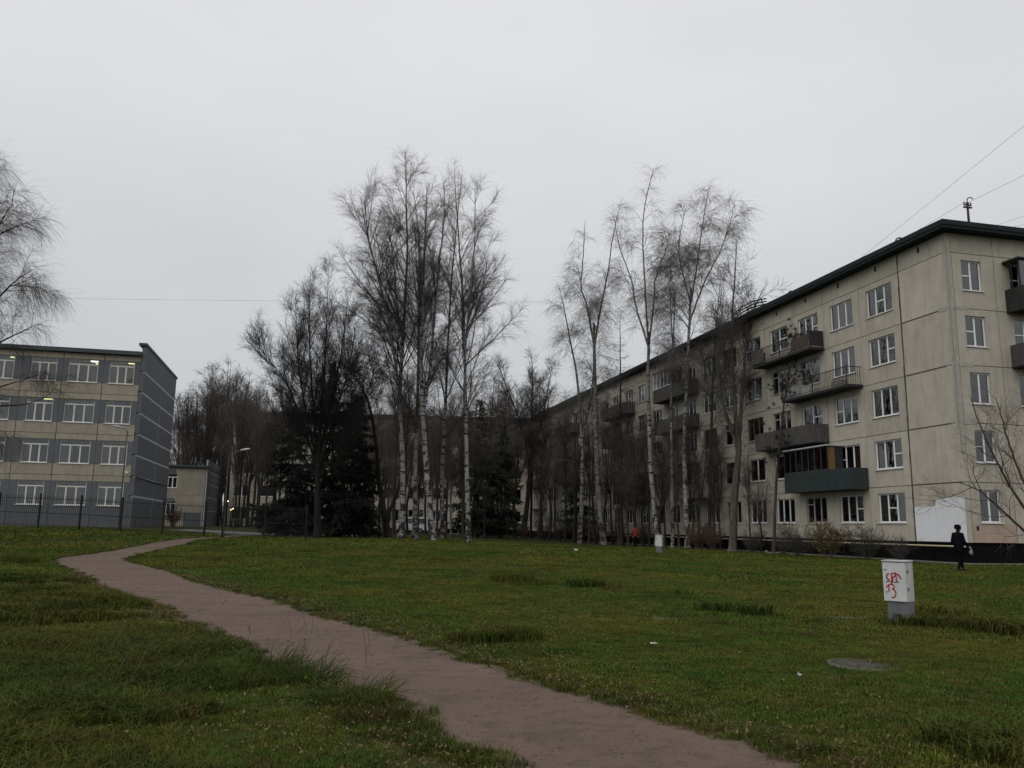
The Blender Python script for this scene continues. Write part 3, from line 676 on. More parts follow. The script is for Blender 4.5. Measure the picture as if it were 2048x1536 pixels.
# low annex behind the school
anx = empty('school_annex', (-36.5, 100, 0), TH); tag(anx, 'two-storey beige annex with dark grey side wall beyond the gate', 'building')
fa = Face(anx, 0, 0, 0); fb = Face(anx, 0, 0, math.pi/2)
obj('room_backing', MB().box(-12, -.2, .8, 16, .3, 7.4).mesh('room_backing', MATS['room_shade']), anx)  # dark-coloured core in place of shaded rooms
for k, z in enumerate((.4, 4.62)):
    h_ = (4.2 if k == 0 else 3.3)
    fa.put('wall_panel', panel_mesh(2.78, h_, .3, None, 'school_beige'), -2.86, 0, z)
    for i, x in enumerate((-4.75, -6.9, -9.05, -11.2)):
        wz = (2.35-z) if k == 0 else (5.47-z)
        fa.put('wall_panel', panel_mesh(2.1, h_, .3, (.2, 1.75, wz, wz+1.7), 'school_beige' if i else 'school_beige'), x-.22, 0, z)
        window(fa, x-.02, z+wz, 1.55, 1.7, 's', 'pvc', [(0, 1, 0, .7, 'curtain_c')], rec=.1)
fa.put('door', MB().box(-2.2, -.3, -.05, -.004, .4, 2.6).mesh('door', MATS['school_blue']), 0, 0, 0)
for z in (3.75, 7.05): fa.put('band_panel', MB().box(-4.97, -3.42, -.03, -.006, z-.0, z+.55).mesh('band_panel', MATS['school_grey']), 0, 0, 0)
obj('roof', MB().box(-12, .2, -.35, 16.3, 7.95, 8.2).mesh('roof', MATS['roof_metal']), anx)
for a, c in ((.4, 2.9), (2.9, 4.5), (4.5, 6.1), (6.1, 7.6), (7.6, 9.0)):
    for p, q in ((0, 6), (6, 11.2), (11.2, 16.4)): fb.put('end_panel', panel_mesh(q-p-.12, c-a-.12, .3, None, 'school_grey'), p+.06, -.15, a+.06)
fb.put('joint_backing', MB().box(.03, 16.3, 0, .14, .4, 8.9).mesh('joint_backing', MATS['joint_light']), 0, -.12, 0)

# far block behind the wood
far = empty('far_apartment_block', (-38.0, 113, .3), R(5)); tag(far, 'five-storey panel block hidden behind the wood at the back of the lawn', 'building')
ff_ = Face(far, 0, 0, 0)
for f in range(5):
    for m in range(14):
        ff_.put('wall_panel', panel_mesh(3.34, 2.98, .3, (.6, 2.7, .95, 2.5), 'concrete_beige'), m*3.36, 0, .8+3.0*f)
        window(ff_, m*3.36+.6, .8+3.0*f+.95, 2.1, 1.55, 2, rw.choice(['pvc', 'old_wood_white']), [(0, 1, 0, 1, 'curtain_c')] if rw.random() < .5 else None, bar=None)
obj('plinth', MB().box(0, 47, .05, 12, -.6, .79).mesh('plinth', MATS['plinth']), far)
obj('room_backing', MB().box(0, 47, .8, 12, .8, 15.6).mesh('room_backing', MATS['room_shade']), far)  # core painted dark to stand for shaded rooms
obj('roof', MB().box(-.4, 47.4, -.5, 12.5, 15.82, 16.3).mesh('roof', MATS['roof_felt']), far)
for x, z in ((1.4, 2.4), (2.9, 4.4)): pass

# ------------------------------------------------------------------ fences
def fence(p0, p1, label, nmod):
    P0, P1 = np.array(p0), np.array(p1); root = empty('fence', (p0[0], p0[1], tz(*p0))); tag(root, label, 'fence')
    L = np.linalg.norm(P1-P0); u = (P1-P0)/L; ang = math.atan2(u[1], u[0])
    def loc(s, z): q = P0+u*s; return (q[0]-p0[0], q[1]-p0[1], tz(*q)-tz(*p0)+z)
    pm = MB().box(-.05, .05, -.05, .05, -.3, 2.08).box(-.06, .06, -.06, .06, 2.081, 2.12).mesh('post', MATS['fence_black'])
    for i in range(nmod+1): obj('post', pm, root, loc(L*i/nmod, 0), ang)
    for i in range(nmod):
        a, c = L*i/nmod+.05, L*(i+1)/nmod-.05
        for z in (.22, .95, 1.82): obj('rail', MB().cyl(loc(a, z), loc(c, z), .022 if z != .95 else .03, n=4).mesh('rail', MATS['fence_black']), root)
        b = MB(); n = int((c-a)/.125)
        for k in range(1, n):
            s = a+(c-a)*k/n; q = loc(s, 0); b.box(q[0]-.008, q[0]+.008, q[1]-.008, q[1]+.008, q[2]+.1, q[2]+2.0)
        o = obj('bars', b.mesh('bars', MATS['fence_black']), root); o['kind'] = 'stuff'
    return root
fence((-18.45, 50.9), (-49.8, 53.0), 'long black metal bar fence in front of the school, left of the path gap', 12)
fence((-17.35, 50.9), (-12.6, 52.0), 'short black metal bar fence right of the path gap, running to the dark tree', 2)

# ------------------------------------------------------------------ street lamps
def lamp(x, y, h, arm, label, arm_z=.15):
    z = tz(x, y); r = empty('street_lamp', (x, y, z)); tag(r, label, 'street lamp', 'lamps by the school fence')
    obj('pole', MB().cyl((0, 0, -.3), (0, 0, h*.45), .058, .052, 10).cyl((0, 0, h*.45), (0, 0, h), .042, .032, 10).mesh('pole', MATS['galvanised']), r)
    pts = [(0, 0, h-.05), (arm[0]*.35, arm[1]*.35, h+arm_z*.7), (arm[0]*.7, arm[1]*.7, h+arm_z)]
    obj('arm', MB().path(pts, .022, 8).mesh('arm', MATS['galvanised']), r)
    a = math.atan2(arm[1], arm[0]); hd = MB()
    V = []; n = 10
    for i, (s, wd, hh) in enumerate([(0, .03, .03), (.1, .06, .05), (.35, .10, .07), (.55, .07, .05), (.62, .02, .02)]):
        for k in range(n): t = 2*math.pi*k/n; V.append((s, wd*math.cos(t), hh*math.sin(t)+.02))
    F = [(i*n+k, i*n+(k+1) % n, (i+1)*n+(k+1) % n, (i+1)*n+k) for i in range(4) for k in range(n)]+[tuple(range(n-1, -1, -1)), tuple(range(4*n, 5*n))]
    hd.add(V, F); obj('lamp_head', hd.mesh('lamp_head', MATS['lamp_head']), r, (pts[-1][0], pts[-1][1], pts[-1][2]), rot=(0, -.15, a))
    return r
lamp(-24.15, 52.0, 6.25, (-.3, -.25), 'thin grey street lamp standing in front of the school windows')
lamp(-17.62, 51.9, 5.05, (1.05, -.1), 'grey street lamp with arm to the right beside the gate gap', .3)

# ------------------------------------------------------------------ cabinets
def strokes_mesh(sts, width, m, th=.004):
    b = MB()
    for pts in sts:
        for (a, c) in zip(pts[:-1], pts[1:]):
            dx, dz = c[0]-a[0], c[1]-a[1]; L = math.hypot(dx, dz) or 1e-6; px, pz = -dz/L*width/2, dx/L*width/2; ex, ez = dx/L*width*.3, dz/L*width*.3
            q = [(a[0]-ex+px, a[1]-ez+pz), (a[0]-ex-px, a[1]-ez-pz), (c[0]+ex-px, c[1]+ez-pz), (c[0]+ex+px, c[1]+ez+pz)]
            b.add([(x, -th, z) for x, z in q]+[(x, -.001, z) for x, z in q], [(0, 1, 2, 3), (0, 4, 5, 1), (1, 5, 6, 2), (2, 6, 7, 3), (3, 7, 4, 0)])
    return b.mesh('graffiti', MATS[m])
def arc(cx, cz, r, a0, a1, n=8, sx=1): return [(cx+r*sx*math.cos(R(a0+(a1-a0)*i/n)), cz+r*math.sin(R(a0+(a1-a0)*i/n))) for i in range(n+1)]
def cabinet(x, y, rz, s, label, graf):
    r = empty('utility_cabinet', (x, y, tz(x, y)), rz); tag(r, label, 'cabinet', 'white utility cabinets on the lawn'); r.scale = (s, s, s)
    W, D, H0, H1 = .36, .27, .36, .965
    def bev(b, w_=.01):
        bm = bmesh.new(); me = b.mesh('t'); bm.from_mesh(me); bmesh.ops.bevel(bm, geom=bm.edges[:], offset=w_, segments=2, affect='EDGES'); bm.to_mesh(me); bm.free(); return me
    me = bev(MB().box(.035, W-.0, .03, D-.0, -.2, H0)); me.materials.append(MATS['cabinet_grey']); obj('base', me, r)
    me = bev(MB().box(0, W, .022, D+.02, H0, H1)); me.materials.append(MATS['cabinet_white']); obj('body', me, r)
    me = bev(MB().box(.0, W-.012, 0, .02, H0+.004, H1-.012), .005); me.materials.append(MATS['cabinet_white']); dr = obj('door', me, r)
    me = bev(MB().box(-.012, W+.012, -.014, D+.03, H1, H1+.022), .006); me.materials.append(MATS['cabinet_white']); obj('cap', me, r)
    obj('handhole', MB().box(.15, .225, .0, .029, .145, .175).mesh('handhole', MATS['seam_dark']), r)
    for z in (.53, .80): obj('hinge', MB().box(W+.001, W+.012, .02, .06, z, z+.05).mesh('hinge', MATS['cabinet_grey']), r)
    if graf:
        g1 = [arc(.085, .735, .045, 60, 300, 7, .6), [(.135, .785), (.13, .66)], [(.13, .785), (.19, .79)], [(.132, .73), (.18, .735)], [(.2, .80), (.205, .665)], [(.165, .79), (.235, .775), (.275, .715)], [(.14, .71), (.2, .765)], [(.15, .66), (.11, .615)],
              [(.045, .575), (.085, .615), (.082, .51)], arc(.13, .585, .035, 120, -85, 7), arc(.135, .485, .065, 85, -110, 9, .75)]
        g2 = [[(.045, .655), (.085, .672), (.115, .655)], [(.17, .655), (.24, .665)], [(.16, .70), (.13, .645)], [(.23, .77), (.278, .71)], [(.03, .845), (.06, .835)], [(.035, .505), (.06, .5)], arc(.085, .735, .038, 150, 240, 4, .6)]
        obj('graffiti', strokes_mesh(g1, .018, 'graffiti_red'), dr); obj('graffiti', strokes_mesh(g2, .011, 'graffiti_dark', .006), dr)
    else:
        obj('label_plate', MB().box(.04, .07, -.006, -.001, .70, .86).mesh('label_plate', MATS['cabinet_grey']), dr)
    return r
cabinet(5.80, 13.2, R(-44), .99, 'white utility cabinet on grey base with red graffiti', True)
cabinet(8.72, 50.6, R(-28), 1.1, 'small plain white utility cabinet near the trees by the panel block', False)

# ------------------------------------------------------------------ manholes
def manhole(x, y, r, label, skew):
    z = tz(x, y); rt = empty('manhole', (x, y, z)); tag(rt, label, 'manhole', 'manholes in the lawn'); rt.rotation_euler = (skew*.03, skew*.02, skew)
    n = 28; V = []; F = []
    prof = [(r*1.28, -.1), (r*1.25, .012), (r*1.06, .022), (r*1.04, .0)]
    for q, (rr_, zz) in enumerate(prof):
        for k in range(n):
            a = 2*math.pi*k/n; w_ = 1+.05*math.sin(a*3+skew*9)*(q < 2); V.append((rr_*w_*math.cos(a), rr_*w_*math.sin(a), zz))
    for q in range(3): F += [(q*n+k, q*n+(k+1) % n, (q+1)*n+(k+1) % n, (q+1)*n+k) for k in range(n)]
    obj('concrete_ring', MB().add(V, F).mesh('concrete_ring', MATS['manhole_ring']), rt)
    b = MB().cyl((0, 0, -.04), (0, 0, .014), r*1.03, r*1.0, n)
    obj('cover', b.mesh('cover', MATS['manhole_iron']), rt)
MH = [(3.78, 9.2, .31), (2.6, 13.5, .27), (5.6, 14.1, .33), (8.1, 13.5, .33)]
for (x, y, r), lab, sk in zip(MH, ['nearest round iron manhole cover in pale concrete ring', 'small manhole cover sunk in grass midway across the lawn', 'manhole with concrete ring just left of the graffitied cabinet', 'manhole at the frame edge right of the graffitied cabinet'], (.4, 1.3, 2.2, 3.0)): manhole(x, y, r, lab, sk)

# ------------------------------------------------------------------ trees
class Tubes:
    def __init__(s): s.g = {}
    def add(s, pts, rad, sides):           # pts (m,n,3), rad (m,n)
        s.g.setdefault((pts.shape[1], sides), []).append((pts, rad))
    def mesh(s, name, m):
        V = []; Q = []; off = 0; rg_ = np.random.default_rng(1)
        for (n, k), L in s.g.items():
            P = np.concatenate([a for a, _ in L]); r = np.concatenate([b for _, b in L]); mm = len(P)
            T = np.gradient(P, axis=1); T /= np.linalg.norm(T, axis=2, keepdims=True)+1e-9
            A = rg_.normal(size=(mm, 1, 3)); A -= (A*T[:, :1]).sum(2, keepdims=True)*T[:, :1]
            U = A-(A*T).sum(2, keepdims=True)*T; U /= np.linalg.norm(U, axis=2, keepdims=True)+1e-9; W = np.cross(T, U)
            a = np.arange(k)*2*math.pi/k
            X = P[:, :, None]+r[:, :, None, None]*(np.cos(a)[None, None, :, None]*U[:, :, None]+np.sin(a)[None, None, :, None]*W[:, :, None])
            V.append(X.reshape(-1, 3)); I = np.arange(mm*n*k).reshape(mm, n, k)+off; J = np.roll(I, -1, 2)
            Q.append(np.stack([I[:, :-1], J[:, :-1], J[:, 1:], I[:, 1:]], -1).reshape(-1, 4)); off += mm*n*k
        return np_mesh(name, np.concatenate(V), np.concatenate(Q), mat=MATS[m], smooth=True)
def nrm(v): return v/(np.linalg.norm(v, axis=-1, keepdims=True)+1e-9)
def growv(rg, P, D, L, n, wander, t0, t1):
    pts = [P]; d = nrm(D); step = (L/n)[:, None]; up = np.array([0, 0, 1.0])
    for i in range(n):
        t = t0+(t1-t0)*i/max(1, n-1)
        d = nrm(d+rg.normal(0, wander, d.shape)+up*t); pts.append(pts[-1]+d*step)
    return np.stack(pts, 1)
def sprout(rg, pts, counts, f0, f1, ang, anj, up_bias=0.0):
    """pick child start points on parent polylines; returns start, dir, fraction, parent index"""
    m, n, _ = pts.shape; pi = np.repeat(np.arange(m), counts); k = len(pi)
    f = f0+(f1-f0)*rg.random(k); x = f*(n-1); i = np.minimum(x.astype(int), n-2); u = (x-i)[:, None]
    A = pts[pi, i]; B = pts[pi, i+1]; p = A*(1-u)+B*u; t = nrm(B-A)
    r = rg.normal(size=(k, 3)); r[:, 2] += up_bias; r = nrm(r-(r*t).sum(1, keepdims=True)*t)
    a = np.radians(ang+rg.normal(0, anj, k))[:, None]
    return p, np.cos(a)*t+np.sin(a)*r, f, pi
def spline3(ctrl, n):
    p = np.array(ctrl, float); d = np.r_[0, np.cumsum(np.linalg.norm(np.diff(p, axis=0), axis=1))]; m = len(p)
    u = np.interp(np.linspace(0, d[-1], n), d, np.arange(m)); k = np.minimum(u.astype(int), m-2); f = (u-k)[:, None]
    p0 = p[np.maximum(k-1, 0)]; p1 = p[k]; p2 = p[k+1]; p3 = p[np.minimum(k+2, m-1)]
    return .5*((2*p1)+(-p0+p2)*f+(2*p0-5*p1+4*p2-p3)*f**2+(-p0+3*p1-3*p2+p3)*f**3)
TREE_KINDS = {
 # cb crown base (m), l1 per metre of stem, a1 angle, len1 (max), t1 tropism start/end, l2 per m, len2 factor, t2, l3 per m, len3, t3, radii
 'birch': dict(l1=1.8, a1=33, len1=6.6, t1=(.06, -.01), w1=.05, l2=4.0, len2=.26, a2=34, t2=(.02, -.04), l3=13.5, len3=(.45, 1.15), a3=30, t3=(-.05, -.26), r3=.0045),
 'weeping': dict(l1=2.0, a1=42, len1=3.0, t1=(.06, -.12), w1=.07, l2=4.5, len2=.42, a2=42, t2=(-.08, -.22), l3=15, len3=(.6, 1.7), a3=36, t3=(-.35, -.6), r3=.0050),
 'linden': dict(l1=3.4, a1=34, len1=3.4, t1=(.07, .03), w1=.06, l2=4.2, len2=.32, a2=38, t2=(.05, .02), l3=9.5, len3=(.3, .9), a3=38, t3=(.03, .0), r3=.0062),
 'broad': dict(l1=2.2, a1=46, len1=3.8, t1=(.10, .04), w1=.11, l2=3.6, len2=.42, a2=45, t2=(.06, .02), l3=8, len3=(.35, 1.0), a3=40, t3=(.04, .0), r3=.0075),
 'thin': dict(l1=2.6, a1=34, len1=3.4, t1=(.10, .05), w1=.09, l2=3.6, len2=.42, a2=40, t2=(.08, .04), l3=8.0, len3=(.35, 1.0), a3=36, t3=(.05, .02), r3=.0085),
 'larch': dict(l1=7.0, a1=82, len1=2.8, t1=(-.01, .05), w1=.05, l2=5.0, len2=.26, a2=60, t2=(-.1, -.1), l3=5.0, len3=(.1, .35), a3=50, t3=(-.1, -.1), r3=.008),
}
def prof_round(s): return np.interp(s, [0, .18, .45, .8, 1], [.55, .9, 1, .55, .16])
def prof_birch(s): return np.interp(s, [0, .1, .4, .75, 1], [.8, 1, .95, .5, .08])
def prof_low(s): return np.interp(s, [0, .15, .4, .7, 1], [.6, .9, .85, .5, .1])
def prof_cone(s): return np.interp(s, [0, .1, 1], [.8, 1, .06])
def make_tree_meshes(seed, kind, stems, r0, cb, barkm, twigm, scale1=1.0, limb=.52, limb_len=.8, taper=.95, dens=1.0, ydepth=1.0, prof=prof_round, stem_sides=9, **kw):
    """stems: list of lists of (x, z) or (x, y, z) in metres from the foot"""
    rg = np.random.default_rng(seed); K = dict(TREE_KINDS[kind]); K.update(kw)
    Htop = max(p[-1] for s in stems for p in s)
    trunk = Tubes(); crown = Tubes(); SP_ = []
    rad = lambda z: r0*np.clip(1-z/(Htop*1.03), 0, 1)**taper+.010
    for si, s in enumerate(stems):
        c = []
        for (q) in s:
            if len(q) == 3: c.append(q); continue
            x, z = q; c.append([x, 0, z])
        c = np.array(c, float)
        if si == 0: c[:, 1] += np.cumsum(rg.normal(0, .10, len(c)))*ydepth*(c[:, 2] > 0)
        else:
            # limbs leave the main stem in depth as well
            base = SP_[0]; j = np.argmin(np.abs(base[:, 2]-c[0, 2])); c[:, 1] += base[j, 1]; c[0, 0] = base[j, 0]
            c[1:, 1] += rg.choice([-1, 1])*np.linspace(.25, 1, len(c)-1)*rg.uniform(.6, 1.8)*ydepth
        P = spline3(c, 22); P[1:, :2] += rg.normal(0, .012, (21, 2))
        SP_.append(P); k_ = 1.0 if si == 0 else .68
        rr = rad(P[:, 2])*k_
        if si: rr = np.minimum(rr[0], r0*limb)*np.linspace(1, 0, 22)**.8+.011
        if si == 0: rr[0] *= 1.45; rr[1] *= 1.08
        trunk.add(P[None], rr[None], stem_sides)
    l1 = []
    for si, P in enumerate(SP_):
        L = np.linalg.norm(np.diff(P, axis=0), axis=1).sum(); zmin = cb if si == 0 else max(cb, P[0, 2])
        f0 = float(np.interp(zmin, P[:, 2], np.linspace(0, 1, 22))) if P[-1, 2] > P[0, 2] else 0
        cnt = max(3, int(K['l1']*L*(1-f0)*dens))
        p, d, f, _ = sprout(rg, P[None], np.array([cnt]), f0 if si == 0 else max(.12, f0), .985, K['a1'], 8)
        s = np.clip((p[:, 2]-cb)/(Htop-cb), 0, 1)
        ln = K['len1']*scale1*prof(s)*rg.uniform(.55, 1.15, cnt)+.25
        if si: ln *= limb_len
        pt = growv(rg, p, d, ln, 8, K['w1'], *K['t1'])
        rs = np.minimum(.009+.0065*ln, rad(p[:, 2])*.5)[:, None]*np.linspace(1, .25, 9)[None]
        crown.add(pt, rs, 4); l1.append((pt, ln, rs))
    pt1 = np.concatenate([a for a, _, _ in l1]); ln1 = np.concatenate([a for _, a, _ in l1])
    cnt = np.maximum(2, (K['l2']*ln1*dens+rg.random(len(ln1)))).astype(int)
    p, d, f, pi = sprout(rg, pt1, cnt, .15, .97, K['a2'], 9)
    ln2 = ln1[pi]*K['len2']*(1.15-.7*f)*rg.uniform(.6, 1.3, len(pi))+.2
    pt2 = growv(rg, p, d, ln2, 5, .12, *K['t2'])
    crown.add(pt2, (.0045+.003*ln2)[:, None]*np.linspace(1.1, .5, 6)[None], 3)
    tips = np.concatenate([pt1[:, 3:8:4], ]) if False else None
    cnt = np.maximum(1, (K['l3']*ln2*dens+rg.random(len(ln2)))).astype(int)
    p, d, f, pi = sprout(rg, pt2, cnt, .1, 1.0, K['a3'], 12)
    ln3 = rg.uniform(*K['len3'], len(pi))
    pt3 = growv(rg, p, d, ln3, 2, .14, *K['t3'])
    crown.add(pt3, np.full((len(pi), 1), K['r3'])*np.linspace(1.0, .55, 3)[None], 3)
    return trunk.mesh('trunk', barkm), crown.mesh('crown', twigm), (pt1, pt2, pt3)
def plant(name, label, X, Y, tm, cm, group=None, cat='tree', rz=0, s=1.0, extra=None, sink=.06):
    r = empty(name, (X, Y, tz(X, Y)-sink), rz); r.scale = (s, s, s); tag(r, label, cat, group)
    obj('trunk', tm, r); obj('crown', cm, r)
    if extra: obj(extra[0], extra[1], r)
    return r
HERO = {
'B1': ((-7.32, 57), [[(0, 0), (-0.06, 4.66), (-0.44, 9.51), (-0.39, 13.77), (-0.3, 20.38), (-0.54, 24.16), (-0.71, 28.02)], [(-0.38, 9.86), (-1.12, 13.76), (-2.18, 18.12), (-3.11, 21.47), (-3.57, 23.92)]]),
'B2': ((-6.52, 58), [[(0, 0), (-0.08, 4.75), (-0.11, 9.68), (-0.18, 14.03), (-0.25, 18.48), (-0.52, 22.27), (-0.92, 25.37)]]),
'B3': ((-5.05, 55.5), [[(0, 0), (-0.43, 3.31), (-0.8, 6.63), (-1.06, 9.68), (-1.26, 13.49), (-1.22, 17.75), (-1.19, 21.39), (-1.19, 24.73)], [(-0.79, 8.32), (-0.61, 11.41), (-0.44, 14.91), (-0.22, 19.21), (0.03, 22.88), (-0.12, 25.68)]]),
'B4': ((-5.03, 64), [[(0, 0), (-0.24, 4.45), (-0.15, 8.31), (-0.1, 12.25), (-0.05, 16.27), (0.14, 21.2), (0.43, 25.42), (0.75, 29.29)]]),
'B5': ((-2.78, 57.5), [[(0, 0), (-0.21, 3.51), (-0.37, 7.3), (-0.53, 11.19), (-0.69, 15.16), (-1.0, 19.22), (-1.35, 23.0), (-1.71, 27.06)], [(-0.62, 13.34), (-0.31, 17.0), (-0.03, 20.74), (-0.04, 24.94)]]),
'B6': ((-8.88, 62), [[(0, 0), (-0.53, 2.4), (-0.94, 4.23), (-1.32, 7.21), (-2.02, 10.23), (-3.25, 12.52), (-3.92, 14.45)], [(-.35, 1.5), (.5, 3.6), (.9, 6.5), (1.0, 10), (.7, 13)]]),
'R1': ((8.21, 74), [[(0, 0), (-0.38, 4.76), (-0.62, 10.1), (-0.7, 15.11), (-0.73, 17.84), (-.75, 20)], [(-0.73, 17.84), (-1.41, 21.98), (-1.87, 23.64), (-1.68, 26.2), (-1.44, 30.51)], [(-0.73, 17.84), (-0.07, 22.0), (0.5, 24.83), (0.84, 27.64), (1.52, 30.89)]]),
'R8': ((6.27, 76), [[(0, 0), (0.23, 4.81), (0.23, 9.05), (-0.18, 14.96), (-0.89, 18.76), (-1.6, 22.63), (-2.08, 24.34)], [(.2, 9.5), (1.0, 13), (1.4, 17), (1.2, 20)]]),
'R2': ((11.22, 64), [[(0, 0), (-0.34, 5.12), (-0.41, 8.2), (-0.5, 12.12), (-0.41, 15.68), (-.42, 17)], [(-0.41, 15.68), (-1.36, 19.26), (-1.57, 21.44), (-2.39, 24.11), (-2.81, 26.61)], [(-0.41, 15.68), (-0.66, 20.46), (-0.78, 26.25), (0.09, 30.49)], [(-0.41, 15.68), (0.17, 19.89), (0.31, 21.35), (1.16, 23.7), (1.93, 26.12)]]),
'R3': ((13.07, 62), [[(0, 0), (-0.05, 4.3), (-0.04, 8.02), (0.21, 12.6), (0.43, 15.71), (0.65, 18.76), (.7, 20)], [(0.65, 18.76), (1.35, 22.1), (1.85, 24.72), (2.75, 28.98)], [(0.65, 18.76), (0.24, 20.87), (-0.01, 23.71), (0.77, 27.02)], [(0.54, 17.29), (1.78, 20.49), (3.01, 22.94), (3.96, 25.83)]]),
'R4': ((12.16, 63), [[(0, 0), (0.05, 4.34), (0.13, 12.53), (0.34, 15.49), (0.55, 19.95)], [(0.34, 15.53), (0.14, 19.13), (0.0, 22.4)]]),
'R5': ((14.88, 56.5), [[(0, 0), (0.21, 3.42), (0.59, 6.8), (.6, 7.6)], [(0.59, 6.8), (0.5, 10.25), (0.47, 13.77), (0.73, 17.37), (1.24, 22.17)], [(0.59, 6.8), (0.97, 9.91), (1.45, 13.78), (2.11, 16.66), (3.25, 18.86)], [(0.59, 6.8), (-0.22, 9.2), (-0.84, 11.63), (-0.95, 14.11)]]),
'R6': ((14.38, 61), [[(0, 0), (0.2, 5.01), (0.51, 10.93), (0.86, 15.51), (1.38, 20.2)]]),
'R7': ((16.21, 52), [[(0, 0), (0.23, 3.29), (0.41, 5.4), (0.99, 9.62), (1.5, 12.2), (1.9, 14.2)]]),
'R9': ((9.52, 72), [[(0, 0), (0.03, 8.15), (0.06, 17.02), (0.04, 20.4)]]),
'LIN': ((-12.49, 55), [[(0, 0), (-0.27, 3.8), (-0.25, 7.11), (-0.19, 11.18), (-0.27, 15.0), (-0.32, 18.4)], [(-0.3, 4.4), (-1.6, 7.4), (-3.0, 10.0), (-4.6, 11.6)], [(-.3, 4.6), (-1.4, 8), (-2.2, 11.5), (-2.4, 14.2)], [(-.28, 5.2), (-.9, 9), (-1.3, 13), (-1.35, 16.4)], [(-.25, 4.4), (.8, 7.5), (1.9, 10.6), (2.5, 13.4)], [(-.25, 5), (.5, 9), (.95, 13), (1.1, 16.2)], [(-.26, 3.8), (1.6, 6.2), (3.2, 8.8), (4.0, 10.8)], [(-.26, 3.8), (-1.9, 5.6), (-3.4, 7.6), (-4.2, 9.4)]]),
'V1': ((1.57, 98), [[(0, 0), (0.43, 4.39), (0.69, 7.9), (.72, 9)], [(0.69, 7.9), (-0.25, 12.62), (-2.1, 17.4), (-3.35, 20.43)], [(0.69, 7.9), (0.75, 13.23), (0.89, 18.05), (0.73, 21.6)], [(0.69, 7.9), (1.83, 12.65), (2.69, 17.47), (3.27, 20.53)]]),
}
SPEC = [
 ('B1', 'birch_tree', 'tallest birch of the left cluster with two stems parting above head height', 'birch', .205, 5.5, 'birch_bark', 'twig_dark', dict(scale1=1.1, prof=prof_birch)),
 ('B2', 'birch_tree', 'slim dark-footed birch between the two-stemmed birch and the thick spotted birch', 'birch', .17, 6.5, 'birch_bark_grey', 'twig_dark', dict(scale1=.7, prof=prof_birch, dens=.88)),
 ('B3', 'birch_tree', 'thick black-spotted birch leaning left in the middle of the left cluster', 'birch', .215, 6.0, 'birch_bark', 'twig_dark', dict(prof=prof_birch, scale1=.9)),
 ('B4', 'birch_tree', 'slender pale birch standing furthest back in the left cluster', 'birch', .16, 7.0, 'birch_bark_grey', 'twig_dark', dict(scale1=.7, prof=prof_birch, dens=.88)),
 ('B5', 'birch_tree', 'straight clean white birch at the right end of the left cluster', 'birch', .17, 7.0, 'birch_bark', 'twig_dark', dict(scale1=.85, prof=prof_birch)),
 ('B6', 'forked_tree', 'dark tree forking low and leaning left behind the left birches', 'thin', .24, 5.0, 'bark_dark', 'twig_brown', dict()),
 ('R1', 'birch_tree', 'thick grey birch with a two-pronged top at the left of the right cluster', 'weeping', .27, 12, 'birch_bark_grey', 'twig_grey', dict(dens=.85)),
 ('R8', 'birch_tree', 'crooked dark-footed birch bending left beside the two-pronged birch', 'weeping', .22, 9, 'birch_bark_grey', 'twig_grey', dict(dens=.85)),
 ('R2', 'birch_tree', 'pale birch with three bare limbs and hanging twigs at the very top', 'weeping', .20, 15, 'birch_bark', 'twig_grey', dict(dens=.75, scale1=.95)),
 ('R3', 'birch_tree', 'full-crowned birch at the right of the right cluster', 'weeping', .20, 10, 'birch_bark', 'twig_grey', dict(scale1=1.25)),
 ('R4', 'birch_tree', 'thin birch with a broken top between two larger birches', 'weeping', .14, 13, 'birch_bark_grey', 'twig_grey', dict(scale1=.6, dens=.7)),
 ('R5', 'spreading_tree', 'dark spreading tree with forked trunk close to the panel block', 'broad', .28, 6.5, 'bark_grey', 'twig_dark', dict(scale1=.9)),
 ('R6', 'slim_tree', 'slim dark tree just left of the forked spreading tree', 'thin', .14, 6.0, 'bark_dark', 'twig_dark', dict(scale1=.8)),
 ('R9', 'larch_tree', 'bare larch with level whorled branches before the block', 'larch', .17, 4.5, 'bark_dark', 'twig_dark', dict(prof=prof_cone)),
 ('LIN', 'linden_tree', 'big black dense bare tree beside the end of the bar fence', 'linden', .30, 3.2, 'bark_black', 'twig_black', dict(scale1=1.0, prof=prof_low, limb=.28, limb_len=1.0, taper=1.9, dens=1.15)),
 ('V1', 'vase_tree', 'vase-shaped bare tree at the far end of the panel block', 'thin', .32, 6.0, 'bark_dark', 'twig_dark', dict(scale1=1.2, r3=.011)),
]
for i, (k, nm, lab, kind, r0, cb, bm_, tm_, kw) in enumerate(SPEC):
    (X, Y), st = HERO[k]
    t_, c2_, _ = make_tree_meshes(100+i, kind, st, r0, cb, bm_, tm_, **kw)
    r_ = plant(nm, lab, X, Y, t_, c2_, {'birch_tree': 'tall birches on the lawn'}.get(nm))
    if k == 'LIN': r_.scale = (.84, .9, 1.03)
